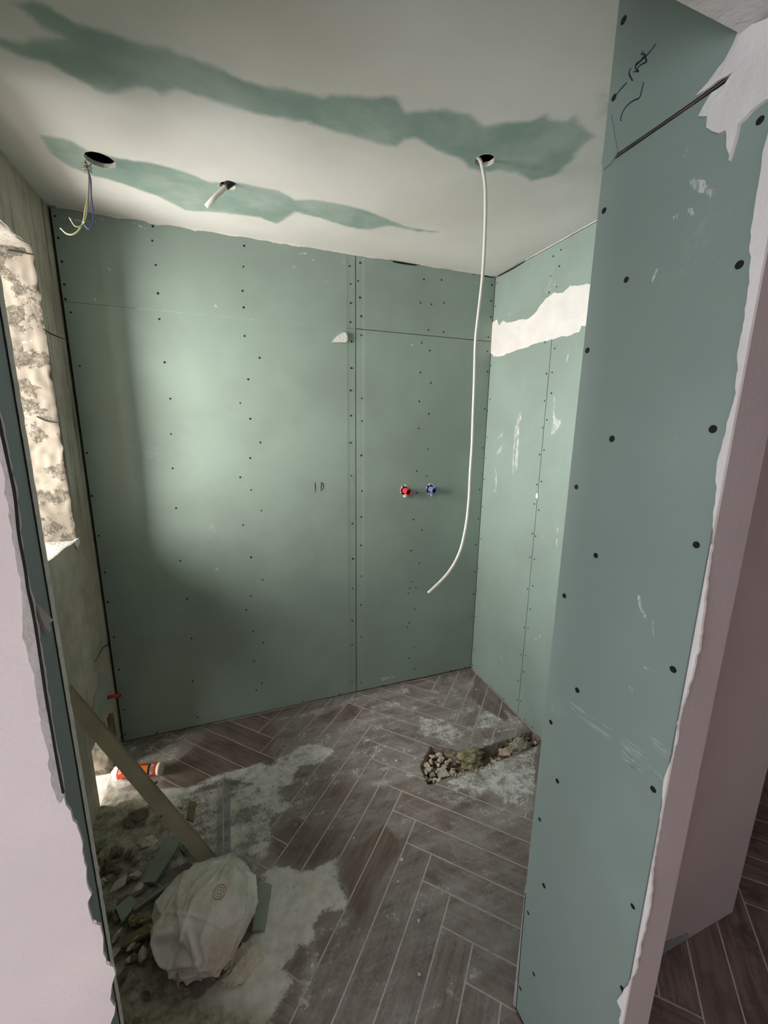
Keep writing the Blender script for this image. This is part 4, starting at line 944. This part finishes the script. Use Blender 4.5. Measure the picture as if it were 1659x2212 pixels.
# ------------------------------------------------------------------ rubble
def chunk_mesh(seed, sx, sy, sz, n=16, flat=False):
    rnd = random.Random(seed); bm = bmesh.new()
    for _ in range(n):
        p = Vector((rnd.gauss(0, 1), rnd.gauss(0, 1), rnd.gauss(0, 1))).normalized() * rnd.uniform(.8, 1)
        bm.verts.new((p.x * sx, p.y * sy, p.z * sz + sz * .8))
    bmesh.ops.convex_hull(bm, input=bm.verts)
    for v_ in [v_ for v_ in bm.verts if not v_.link_faces]: bm.verts.remove(v_)
    zmin = min(v_.co.z for v_ in bm.verts)
    for v_ in bm.verts: v_.co.z -= zmin
    return mesh_bm('chunk', bm)
def inside_any(p, poly): return float(in_poly(np.array([[p[0], p[1]]]), poly)[0])
# floor hole contents
prot = [chunk_mesh(40 + i, .012 + .004 * (i % 3), .010 + .003 * (i % 2), .007 + .002 * (i % 4)) for i in range(8)]
rnd = random.Random(7); n_ = 0
for pit, cnt in ((PITS[0], 60), (PITS[1], 34)):
    xs = [p[0] for p in pit]; ys = [p[1] for p in pit]; k = 0; tries = 0
    while k < cnt and tries < 900:
        tries += 1
        x, y = rnd.uniform(min(xs), max(xs)), rnd.uniform(min(ys), max(ys))
        if inside_any((x, y), pit) < .010: continue
        me = prot[rnd.randrange(8)]
        o = link('rubble', me, None, None, (x, y, -.0610 + rnd.choice((0, .012, .022, .034))))
        if not me.materials: me.materials.append([M_tan, M_chunk, M_tan, M_chunk][k % 4])
        o.rotation_euler = (0, 0, rnd.uniform(0, 6.28)); s = rnd.uniform(.7, 1.35); o.scale = (s, s, s)
        tag(o, 'small tan lump of rubble lying in the hole broken through the floor tiles', 'rubble', 'rubble in the floor hole'); k += 1
# torn grey pieces of membrane in the hole
def flake(name, pts, z, th_, m, tilt=0, seed=0, amp=.002):
    cx = sum(p[0] for p in pts) / len(pts); cy = sum(p[1] for p in pts) / len(pts)
    me = slab([ragged([(p[0] - cx, p[1] - cy) for p in pts], .01, amp, seed)], P_floor, 0, th_, name)
    o = link(name, me, m, None, (cx, cy, z)); o.rotation_euler = (tilt, tilt * .6, 0); return o
pc = [sum(p[0] for p in PITS[0]) / len(PITS[0]), sum(p[1] for p in PITS[0]) / len(PITS[0])]
tag(flake('cement_shard', [(pc[0] - .02, pc[1] - .03), (pc[0] + .045, pc[1] - .025), (pc[0] + .03, pc[1] + .02), (pc[0] - .01, pc[1] + .01)], -.03, .006, M_chunk, .35, 3), 'flat pale cement shard tilted in the middle of the floor hole', 'rubble')
tag(flake('cement_shard', [(pc[0] - .055, pc[1] - .02), (pc[0] - .03, pc[1] - .035), (pc[0] - .022, pc[1] + .03), (pc[0] - .045, pc[1] + .035)], -.03, .006, mat('grey_cement', (.26, .25, .2), .95, .2, 30, .6, 90), -.5, 5), 'grey cement shard standing at the left end of the floor hole', 'rubble')
# mineral wool tufts
def tuft(name, loc, r, seed, m=None, n=70):
    rnd = random.Random(seed); bm = bmesh.new(); bmesh.ops.create_icosphere(bm, subdivisions=4, radius=1)
    for v_ in bm.verts:
        k = 1 + .6 * noise.noise(v_.co * 1.6 + Vector((seed, 0, 0))) + .45 * noise.noise(v_.co * 4.0 + Vector((0, seed, 0))) + .25 * noise.noise(v_.co * 9 + Vector((0, seed, 0)))
        v_.co = Vector((v_.co.x * r[0] * k, v_.co.y * r[1] * k, v_.co.z * r[2] * k + r[2] * .7))
    for _ in range(n):
        a = rnd.uniform(0, 6.28); e = rnd.uniform(-.1, 1.3); p = Vector((math.cos(a) * math.cos(e) * r[0] * .8, math.sin(a) * math.cos(e) * r[1] * .8, math.sin(e) * r[2] + r[2] * .6))
        path = [p]
        for j in range(4): path.append(path[-1] + Vector((rnd.uniform(-1, 1), rnd.uniform(-1, 1), rnd.uniform(-.5, .9))) * r[0] * .26)
        tube(path, .0010, 4, cap=False, bm=bm)
    return link(name, mesh_bm(name, bm, True), m or M_wool, None, loc)
tr = PITS[1]
def along(t, off=0):   # along the trench from the pit to the wall
    a = Vector(K['trench'][0]); b = Vector(K['trench'][1]); e = Vector(K['trench'][5]); f2 = Vector(K['trench'][3])
    p = a.lerp(b, t); q_ = e.lerp(f2, t); return p.lerp(q_, .5 + off)
p = along(.13); tag(tuft('wool_tuft', (p.x, p.y, -.030), (.056, .042, .044), 3, n=160), 'large yellow green tuft of mineral wool bulging from the middle of the floor hole', 'insulation')
p = along(.75); tag(tuft('wool_tuft', (p.x, p.y, -.045), (.062, .028, .036), 8, mat('pale_mineral_wool', (.55, .50, .38), .95, .3, 60, 1, 200)), 'pale shredded mineral wool at the wall end of the floor trench', 'insulation')
p = along(.58); tag(flake('cement_shard', [(p.x - .05, p.y - .012), (p.x + .01, p.y - .03), (p.x + .03, p.y + .01), (p.x - .02, p.y + .02)], -.022, .006, M_tan, .1, 4), 'flat tan shard lying in the floor trench between the two wool tufts', 'rubble')
rnd = random.Random(77); e0_ = Vector(K['trench'][5]); e1_ = Vector(K['trench'][4])
for i in range(34):
    p = e0_.lerp(e1_, rnd.uniform(-.25, 1.25)) + Vector((rnd.gauss(.01, .012), rnd.gauss(-.012, .012)))
    if inside_any(p, PITS[0]) > -.004 or inside_any(p, PITS[1]) > -.004: continue
    o = link('rubble', prot[rnd.randrange(8)], None, None, (p.x, p.y, .0012)); s = rnd.uniform(.25, .6); o.scale = (s, s, s); o.rotation_euler = (0, 0, rnd.uniform(0, 6))
    tag(o, 'tiny pale crumb spilled over the near edge of the floor hole', 'rubble', 'crumbs at the edge of the floor hole')
# wisp trailing on the tiles
wp = along(.05); a = Vector((wp.x - .03, wp.y + .02, .004))
bm = bmesh.new()
for i in range(14):
    rnd2 = random.Random(i); path = [a + Vector((rnd2.uniform(-.006, .006), rnd2.uniform(-.006, .006), rnd2.uniform(0, .012)))]
    for j in range(6): path.append(path[-1] + Vector((-.006, .006, .001 * (3 - j))) + Vector((rnd2.uniform(-1, 1), rnd2.uniform(-1, 1), 0)) * .0015)
    tube(path, .0009, 4, cap=False, bm=bm)
tag(link('wool_wisp', mesh_bm('wool_wisp', bm, True), M_wool), 'thin wisp of yellow wool trailing up on the tiles behind the floor hole', 'insulation')

# crumbs lying on the tiles
names = ['white crumb on the tile left of the floor hole', 'curved white plaster crumb near the far right floor corner', 'white crumb on the tile right of the floor hole', 'elongated pale crumb on the mid floor left of the door pier', 'pale chip on the front tiles, lower of the two larger ones by the pier',
         'tiny crumb on the dust in front of the floor hole', 'tiny crumb on the tiles right of the corner bead and above the dust heap', 'tiny crumb between the leaning batten and the corner bead', 'tiny crumb on the right part of the dust heap beside the sack', 'tiny crumb on bare tile up right of the dust heap', 'tiny crumb on the thin dust just right of the corner bead', 'tiny crumb in the white dust smear in the middle of the floor', 'tiny crumb on the front tiles between the two larger pale chips', 'tiny crumb on the nearest visible tiles at the front']
for i, (x, y) in enumerate(K['crumbs']):
    me = chunk_mesh(90 + i, .009 if i < 5 else .006, .006, .003, 12)
    o = link('plaster_crumb', me, M_chunk if i > 4 else M_skim, None, (x, y, .0008)); o.rotation_euler[2] = i * 1.3
    if names[i]: tag(o, names[i], 'crumb')
    else: tag(o, 'tiny pale plaster crumb scattered on the dusty floor tiles', 'crumb', 'loose plaster crumbs on the floor')

# ------------------------------------------------------------------ hanging cables and wires
cab = catmull(K['cable'], 8)
cab = [cab[0] + Vector((-.03, 0, .045))] + cab
o = link('ceiling_cable', tube(cab, .0052, 12, name='ceiling_cable'), M_white)
tag(o, 'long white cable hanging from the right ceiling hole, curling left at its end', 'cable')
wb = empty('wire_bundle', K['wireA'][0]); base = Vector(K['wireA'][0])
def wire(pts, m, r, tip):
    pth = catmull(pts, 6); me = tube(pth, r, 8); me.transform(Matrix.Translation(-base)); o = link('wire', me, m, wb)
    me2 = tube([pth[-1] - (pth[-1] - pth[-3]).normalized() * .0, pth[-1] + (pth[-1] - pth[-4]).normalized() * .010], r * .75, 8); me2.transform(Matrix.Translation(-base))
    link('bare_tip', me2, tip, o); return o
M_copper = mat('bright_wire_end', (.75, .73, .66), .3, metal=.3)
wA = wire(K['wireA'], mat('yellow_green_wire', (.50, .50, .33), .4), .0024, M_copper); wA['label'] = 'yellow green wire with curled end'
wB = wire(K['wireB'], mat('brown_grey_wire', (.33, .31, .22), .4), .0020, M_copper); wB['label'] = 'pale brown wire'
wC = wire(K['wireC'], mat('blue_wire', (.08, .08, .30), .4), .0019, M_copper); wC['label'] = 'blue wire'
coil = []
for t in range(22):
    a = t * .6; coil.append(Vector(K['wireA'][1]) + Vector((math.cos(a) * .011, math.sin(a) * .011, .012 - t * .0011)))
me = tube(coil, .0023, 6); me.transform(Matrix.Translation(-base)); link('wire_coil', me, mat('beige_wire', (.42, .38, .26), .5), wb)
tag(wb, 'bundle of thin curled electrical wires hanging from the left ceiling hole', 'wires')
cd = [Vector(p) for p in K['conduit']]
cn = empty('conduit_stub', cd[0])
def rel(me, o): me.transform(Matrix.Translation(-o.location)); return me
link('tube', rel(tube([cd[0] + Vector((.03, 0, .02)), cd[1], cd[2], cd[3]], .0078, 16), cn), M_white, cn)
tp = []; 
for t in range(30):
    a = t * .9; ax = cd[0].lerp(cd[1], t / 30) ; tp.append(ax)
link('tape_wrap', rel(tube([cd[0] + Vector((.02, 0, .014)), cd[0], cd[0].lerp(cd[1], .5), cd[1]], [.012, .0135, .0115, .0095], 14), cn), M_tape, cn)
tag(cn, 'short white tube wrapped in black tape poking from the middle ceiling hole', 'tube')

# ------------------------------------------------------------------ water pipe stubs
def stub(name, x, z, m, lab, tilt):
    ro = empty(name, (x, D, z)); ax = Vector((tilt[0], -1, tilt[1])).normalized(); L = .040
    bm = bmesh.new(); N = 28; A = []; t1 = ax.cross(Vector((0, 0, 1))).normalized(); t2 = ax.cross(t1)
    for r, s in ((.0185, -.03), (.0185, L - .002), (.0175, L), (.0145, L), (.0135, L - .003), (.0135, -.02)):
        A.append([bm.verts.new(ax * s + (t1 * math.cos(2 * math.pi * k / N) + t2 * math.sin(2 * math.pi * k / N)) * r) for k in range(N)])
    for P0, P1 in zip(A, A[1:]):
        for k in range(N): bm.faces.new((P0[k], P0[(k + 1) % N], P1[(k + 1) % N], P1[k]))
    link('pipe_sleeve', mesh_bm('pipe_sleeve', bm, True), m, ro)
    bm = bmesh.new(); bmesh.ops.create_circle(bm, cap_ends=True, radius=.0135, segments=24)
    bm.transform(Matrix.Translation(ax * (L - .022)) @ ax.to_track_quat('Z', 'Y').to_matrix().to_4x4()); link('pipe_bore', mesh_bm('pipe_bore', bm), M_dark, ro)
    bm = bmesh.new()                       # broken gypsum rim around the cut
    for k in range(16):
        a = 2 * math.pi * k / 16; rr = random.Random(k + int(x * 100)); s = rr.uniform(.003, .0065)
        if rr.random() < .25: continue
        mt = Matrix.Translation((-.003 + .0275 * math.cos(a), -.001, .002 + .0275 * math.sin(a))) @ Matrix.Diagonal((s, s * .6, s, 1))
        bmesh.ops.create_icosphere(bm, subdivisions=1, radius=1, matrix=mt)
    link('gypsum_rim', mesh_bm('gypsum_rim', bm), M_skim, ro)
    tag(ro, lab, 'pipe'); return ro
s1 = stub('pipe_stub', sx1, sz1, M_red, 'red hot water pipe stub sticking out of the back green wall', (.10, -.10))
s2 = stub('pipe_stub', sx2, sz2, M_blue, 'blue cold water pipe stub sticking out of the back green wall', (.10, -.08))
ro = tube([Vector((-.014, -.004, -.030)), Vector((-.004, -.008, -.034)), Vector((.003, -.010, -.026)), Vector((-.004, -.012, -.021)), Vector((-.010, -.010, -.026))], .0042, 8); link('torn_paper_curl', ro, M_skim, s1)
ro = tube([Vector((-.002, -.004, -.020)), Vector((-.001, -.008, -.034)), Vector((-.003, -.008, -.040))], .0022, 6); link('torn_paper_curl', ro, M_skim, s2)
y0, z0 = K['rstub'][0]
ro = empty('pipe_stub', (XW, y0, z0)); ax = Vector((1, -.12, .06)).normalized()
link('pipe_sleeve', tube([ax * -.03, ax * .055], .0085, 16), M_red, ro)
link('pipe_bore', tube([ax * .0545, ax * .0556], .006, 12), M_dark, ro)
tag(ro, 'red pipe stub poking out of the concrete wall near the floor corner', 'pipe')

# ------------------------------------------------------------------ leaning batten
A = Vector((*K['lean'][0][:2], .0)); B = Vector(K['leantop'])
ax = (B - A).normalized(); wdir = ax.cross(Vector((.45, -1, .55))).normalized(); nrm = wdir.cross(ax).normalized()
if nrm.y > 0: nrm = -nrm
L = (B - A).length + .0
bt = empty('leaning_batten', A)
def obox(name, org, e0, e1, e2, l0, l1, l2, m, parent, cham=.002):
    bm = bmesh.new(); bmesh.ops.create_cube(bm, size=1)
    for v_ in bm.verts: v_.co = org + e0 * (v_.co.x * l0) + e1 * (v_.co.y * l1) + e2 * (v_.co.z * l2)
    bmesh.ops.bevel(bm, geom=bm.edges[:], offset=cham, segments=2, affect='EDGES')
    return link(name, mesh_bm(name, bm), m, parent)
obox('board', ax * (L / 2 + .004) + Vector((0, 0, .006)), ax, wdir, nrm, L, .045, .020, M_batten, bt)
for s, t in ((.34, -.018), (.46, .030), (.30, .036)):
    p = ax * (L * s) + wdir * t + nrm * .021; bm = bmesh.new()
    bmesh.ops.create_icosphere(bm, subdivisions=2, radius=1, matrix=Matrix.Translation(p) @ Matrix.Diagonal((.006, .005, .004, 1)))
    link('dried_filler', mesh_bm('dried_filler', bm, True), M_wood, bt)
tag(bt, 'long beige dusty batten leaning from the floor against the concrete wall', 'board')

# ------------------------------------------------------------------ perforated corner bead
b0, b1 = Vector((*K['bead'][0], 0)), Vector((*K['bead'][1], 0)); dr = (b1 - b0).normalized(); sd = Vector((dr.y, -dr.x, 0)); Lb = (b1 - b0).length
cbd = empty('corner_bead', b0)
def flange(sgn):
    bm = bmesh.new(); wd = .030; rows = int(Lb / .0085); cols = 4
    slope = Vector((sd.x * sgn, sd.y * sgn, -.78)).normalized(); nn = slope.cross(dr).normalized()
    top = Vector((0, 0, .026))
    for c_ in range(cols + 1):             # expanded-metal strands: zigzag ribs
        for r_i in range(rows):
            for h_ in (0, 1):
                y_a = (r_i + h_ * .5) * Lb / rows; y_b = (r_i + h_ * .5 + .5) * Lb / rows
                off_a = .0016 if (h_ + c_) % 2 == 0 else -.0016; off_b = -off_a
                a_ = top + slope * (.004 + c_ * wd / (cols + .4) + off_a) + dr * y_a; b_ = top + slope * (.004 + c_ * wd / (cols + .4) + off_b) + dr * y_b
                t_ = (b_ - a_).normalized(); s_ = nn.cross(t_).normalized() * .0012
                bm.faces.new([bm.verts.new(a_ - s_), bm.verts.new(b_ - s_), bm.verts.new(b_ + s_), bm.verts.new(a_ + s_)])
    for off in (.0, wd - .001):
        bm.faces.new([bm.verts.new(top + slope * (off - .0012)), bm.verts.new(top + slope * (off - .0012) + dr * Lb), bm.verts.new(top + slope * (off + .0014) + dr * Lb), bm.verts.new(top + slope * (off + .0014))])
    r = bmesh.ops.solidify(bm, geom=bm.faces[:], thickness=.0006)
    return mesh_bm('flange', bm)
for s in (-1, 1):
    fo = link('perforated_flange', flange(s), M_metal, cbd); fo['kind'] = 'stuff'
link('nose', tube([Vector((0, 0, .0268)), Vector((0, 0, .0268)) + dr * Lb], .0018, 8), M_metal, cbd)
tag(cbd, 'perforated galvanised corner bead lying ridge up on the dusty tiles', 'metal bead')

# ------------------------------------------------------------------ sealant cartridge
a0, a1 = Vector(K['cart'][0]), Vector(K['cart'][1]); ca = (a1 - a0).normalized(); Lc = (a1 - a0).length
ct = empty('sealant_cartridge', (a0.x, a0.y, 0)); cz = Vector((0, 0, .0275)); Rr = .025
t1 = Vector((0, 0, 1)); t2 = ca.cross(t1).normalized()
def cyl(s0, s1, r0, m, name, a_from=0, a_to=2 * math.pi, N=40, ends=True, lift=0):
    bm = bmesh.new(); rg = []; full_ = abs(a_to - a_from) > 6.28; cnt = N if full_ else N + 1
    for s in (s0, s1): rg.append([bm.verts.new(cz + ca * s + (t1 * math.sin(a_from + (a_to - a_from) * k / N) + t2 * math.cos(a_from + (a_to - a_from) * k / N)) * (r0 + lift)) for k in range(cnt)])
    for k in range(cnt if full_ else N): bm.faces.new((rg[0][k], rg[0][(k + 1) % cnt], rg[1][(k + 1) % cnt], rg[1][k]))
    if ends and full_: bm.faces.new(rg[0][::-1]); bm.faces.new(rg[1])
    me = mesh_bm(name, bm, False)
    for p in me.polygons:
        if len(p.vertices) == 4: p.use_smooth = True
    return link(name, me, m, ct)
cyl(.0, Lc, Rr, M_capw, 'tube_body')
cyl(Lc - .014, Lc + .004, Rr + .0012, M_capw, 'rear_rim')
lab = cyl(.018, Lc - .012, Rr, M_redlab, 'label_sleeve', ends=False, lift=.0006)
def band(s0, s1, a_f, a_t, m, name, lift=.0011): return cyl(s0, s1, Rr, m, name, a_f, a_t, 20, False, lift)
vis = 1.15                               # angle facing up and towards the door
band(.060, Lc - .036, -.1, 1.75, M_dark, 'label_panel'); band(.10, Lc - .050, .0, 1.55, M_orange, 'label_panel', .0014)
band(Lc - .040, Lc - .027, -.1, 1.65, mat('pale_label_band', (.55, .45, .40), .5), 'label_panel', .0012)
M_lw = mat('white_label_print', (.85, .80, .78), .5)
def cylP(s, a, l): return cz + ca * s + (t1 * math.sin(a) + t2 * math.cos(a)) * (Rr + l)
def letter(strokes_, s_c, a_c, size, m, name, wdt=.0028):
    bm = bmesh.new()
    P = lambda x, y, d=0: cylP(s_c + y, a_c - x / Rr, .0012 + d)
    for s in strokes_: ribbon([(x * size, y * size) for x, y in s], P, wdt, .0005, bm=bm, taper=False)
    link(name, mesh_bm(name, bm), m, ct)
circ = [(.42 * math.cos(t * math.pi / 6), .5 * math.sin(t * math.pi / 6)) for t in range(13)]
Sx = [(.35, .35), (0, .5), (-.35, .28), (0, 0), (.35, -.28), (0, -.5), (-.35, -.35)]
for i, stv in enumerate(([Sx], [circ], [[(-.35, .5), (-.35, -.3), (0, -.5), (.35, -.3), (.35, .5)]])):
    letter(stv, .032, .62 + i * .46, .010, M_lw, 'label_letter', .0022)
for i, stv in enumerate(([[(0, .5), (0, -.5)]], [circ], [circ], [[(0, .5), (0, -.5)]])):
    letter(stv, Lc - .0335, .25 + i * .34, .0075, M_dark, 'label_letter', .0018)
link('nozzle_collar', (lambda b: mesh_bm('nozzle_collar', tube([cz - ca * .0, cz - ca * .012], [.019, .009], 20, bm=b), True))(bmesh.new()), M_capw, ct)
tag(ct, 'orange and red sealant cartridge with cream rim lying behind the leaning batten', 'cartridge')

# ------------------------------------------------------------------ rubble sack
def sack():
    bm = bmesh.new(); bmesh.ops.create_icosphere(bm, subdivisions=7, radius=1)
    rnd = random.Random(11); knot = Vector((.25, .55, .80)).normalized(); arcs = []
    a0_ = knot.orthogonal().normalized(); a1_ = knot.cross(a0_)
    for i in range(13):                    # creases running out from the gathered neck
        an = i / 13 * 2 * math.pi + rnd.uniform(-.15, .15)
        arcs.append((a0_ * math.cos(an) + a1_ * math.sin(an), rnd.uniform(.04, .09), rnd.uniform(.04, .11), rnd.uniform(.35, .8)))
    for i in range(7):                     # random taut folds
        n_ = Vector((rnd.gauss(0, 1), rnd.gauss(0, 1), rnd.gauss(0, 1))).normalized(); arcs.append((n_, rnd.uniform(.05, .09), rnd.uniform(.03, .07), None))
    for v_ in bm.verts:
        d = v_.co.normalized(); w_ = d + Vector((noise.noise(d * 1.8), noise.noise(d * 1.8 + Vector((9, 0, 0))), noise.noise(d * 1.8 + Vector((0, 9, 0))))) * .22
        k = 1 + .13 * noise.noise(d * 1.25 + Vector((3, 1, 0))) + .022 * noise.noise(d * 3.5)
        for n_, wd, am, rad in arcs:
            if rad is None: k += am * math.exp(-(abs(w_.dot(n_)) / wd) ** 1.3) * .8
            else:
                side = w_.dot(knot.cross(n_)); fwd = d.dot(n_)
                if fwd > 0: k += am * math.exp(-(abs(side) / wd) ** 1.2) * math.sin(min(1, fwd / rad) * math.pi * .75)
        cr = Vector((-.42, -.70, .42)).normalized(); k -= .24 * math.exp(-(w_.normalized().angle(cr) / .20) ** 2)
        k += .05 * math.exp(-((w_.normalized().angle(cr) - .36) / .07) ** 2)
        k -= .085
        p = Vector((d.x * .158 * k, d.y * .158 * k, d.z * .090 * k)); p.z += .076
        if p.z < .006: p.z = .006 + (p.z - .006) * .05
        v_.co = p
    return bm
bm = sack(); bvh = BVHTree.FromBMesh(bm)
sk_ = empty('rubble_sack', (-.165, 1.128, .0)); sk_.rotation_euler = (0, 0, math.radians(-8))
link('plastic_film', mesh_bm('plastic_film', bm, True), M_bag, sk_)
def on_sack(px_, py_, z=.4):
    h_ = bvh.ray_cast(Vector((px_, py_ - .25, z)), Vector((0, .25, -z * .8)).normalized()); return h_
M_logo = mat('faded_red_print', (.38, .19, .14), .6, .3, 60)
bm = bmesh.new()
for R0, wd in ((.021, .0018), (.014, .0014), (.007, .0016)):
    ring = []
    for k in range(33):
        a = 2 * math.pi * k / 32; hit = on_sack(.045 + R0 * math.cos(a) * .85, .045 + R0 * math.sin(a))
        if hit[0]: ring.append(hit[0] + hit[1] * .0006)
    if len(ring) > 20:
        tube(ring, wd * .6, 5, cap=False, bm=bm)
link('printed_emblem', mesh_bm('printed_emblem', bm, True), M_logo, sk_)
o = link('splinter', tube([(-.062, -.118, .068), (-.044, -.166, .060)], .0032, 8), M_batten, sk_); o['label'] = 'thin pale wooden splinter caught in a fold'
tag(sk_, 'crumpled milky plastic rubble sack with a faded red emblem', 'sack')

# ------------------------------------------------------------------ debris heap behind the left jamb
def plank(key, z, th_, m, lab_, cat, name, pts=None, tilt=0, seed=1, amp=.0012):
    o = flake(name, pts or K[key], z, th_, m, tilt, seed, amp); tag(o, lab_, cat); return o
M_pg = mat('dusty_grey_green_board', (.27, .31, .27), .9, .1, 12, .2, 60)
plank('offcut', .018, .012, M_pg, 'rectangular grey green plasterboard offcut beside the leaning batten', 'offcut', 'board_offcut')
plank('strip2', .001, .012, M_pg, 'narrow grey green board strip flat on the floor right of the sack', 'offcut', 'board_offcut')
def bar(key, wd, z, th_, m, lab_, name, cat='wood scrap'):
    (x0, y0), (x1, y1) = K[key]; a_ = Vector((x0, y0)); b_ = Vector((x1, y1)); d_ = (b_ - a_).normalized(); n_ = Vector((-d_.y, d_.x)) * wd / 2
    mid = (a_ + b_) / 2; e0 = Vector((d_.x, d_.y, 0)); ob = empty(name, (mid.x, mid.y, 0))
    o = obox('body', Vector((0, 0, z)), e0, Vector((-d_.y, d_.x, 0)), Vector((0, 0, 1)), (b_ - a_).length, wd, th_, m, None, .0015)
    bpy.data.objects.remove(ob); o.name = name; o.location = (mid.x, mid.y, 0); tag(o, lab_, cat); return o
bar('stick1', .017, .034, .014, mat('grey_batten', (.25, .25, .19), .9, .15, 20, .3, 60), 'slim grey stick lying across the rubble left of the sack', 'wood_stick')
bar('plank2', .030, .030, .012, M_wood, 'short brown plank cracked across, wedged left of the sack', 'wood_plank')
bar('plank3', .018, .015, .010, mat('grey_wood', (.24, .23, .20), .9, .2, 20, .4, 60), 'narrow grey wood sliver nearest the jamb below the brown plank', 'wood_sliver')
plank('shard', .030, .009, M_pg, 'flat grey tile shard against the foot of the left jamb', 'rubble', 'tile_shard')
plank('sliver', .002, .008, M_wood, 'small brown wood sliver right of the leaning batten', 'wood scrap', 'wood_sliver')
plank('sliver2', .002, .012, M_mud, 'brown wood offcut stub between the offcut and the leaning batten', 'wood scrap', 'wood_sliver')
# lump of plaster by the sack
lp = K['lump']; cx = sum(p[0] for p in lp) / 6; cy = sum(p[1] for p in lp) / 6
bm = bmesh.new(); bmesh.ops.create_icosphere(bm, subdivisions=4, radius=1)
for v_ in bm.verts:
    k = 1 + .35 * noise.noise(v_.co * 1.7) + .18 * noise.noise(v_.co * 5); v_.co = Vector((v_.co.x * .062 * k, v_.co.y * .036 * k, max(-.002, v_.co.z * .026 * k + .006)))
o = link('plaster_lump', mesh_bm('plaster_lump', bm), M_chunk, None, (cx, cy, .002)); o.rotation_euler[2] = .5; tag(o, 'broad broken plaster lump on the dust in front right of the sack', 'rubble')
# heap of small rubble
hp = [chunk_mesh(200 + i, .017 + .007 * (i % 3), .012 + .004 * (i % 2), .008 + .003 * (i % 3)) for i in range(9)]
for i, me in enumerate(hp): me.materials.append([M_mud, M_wood, M_chunk][i % 3])
hm, _ = None, None
heap = [(-.62, 1.05), (-.33, .90), (-.28, 1.16), (-.34, 1.30), (-.42, 1.46), (-.60, 1.56)]
rnd = random.Random(31); k = 0; tries = 0
while k < 120 and tries < 3000:
    tries += 1; x, y = rnd.uniform(-.6, -.24), rnd.uniform(.80, 1.60)
    if inside_any((x, y), heap) < 0: continue
    o = link('rubble', hp[rnd.randrange(9)], None, None, (x, y, .004 + rnd.uniform(0, .010)))
    o.rotation_euler = (rnd.uniform(-.5, .5), rnd.uniform(-.5, .5), rnd.uniform(0, 6.28)); s = rnd.uniform(.5, 1.3); o.scale = (s, s, s)
    tag(o, 'small dusty lump of rubble in the debris heap left of the sack', 'rubble', 'rubble heap left of the sack'); k += 1
for i, (x, y, r) in enumerate(((-.455, 1.62, .045), (-.40, 1.50, .03))):
    bm = bmesh.new(); bmesh.ops.create_icosphere(bm, subdivisions=4, radius=1)
    for v_ in bm.verts:
        kk = 1 + .4 * noise.noise(v_.co * 1.5 + Vector((i * 7, 0, 0))) + .22 * noise.noise(v_.co * 5); v_.co = Vector((v_.co.x * r * kk, v_.co.y * r * .8 * kk, v_.co.z * r * .42 * kk + r * .15))
    o = link('rubble_mound', mesh_bm('rubble_mound', bm), [M_mud, M_chunk][i], None, (x, y, 0)); tag(o, ['brown crumbly mound under the middle of the leaning batten', 'pale crumbly mound between the batten and the offcut'][i], 'rubble')
w1 = tuft('wool_tuft', (K['plank2'][0][0] + .03, K['plank2'][0][1] + .055, .02), (.022, .016, .014), 21, n=30); tag(w1, 'small yellow wool scrap in the debris heap left of the sack', 'insulation')
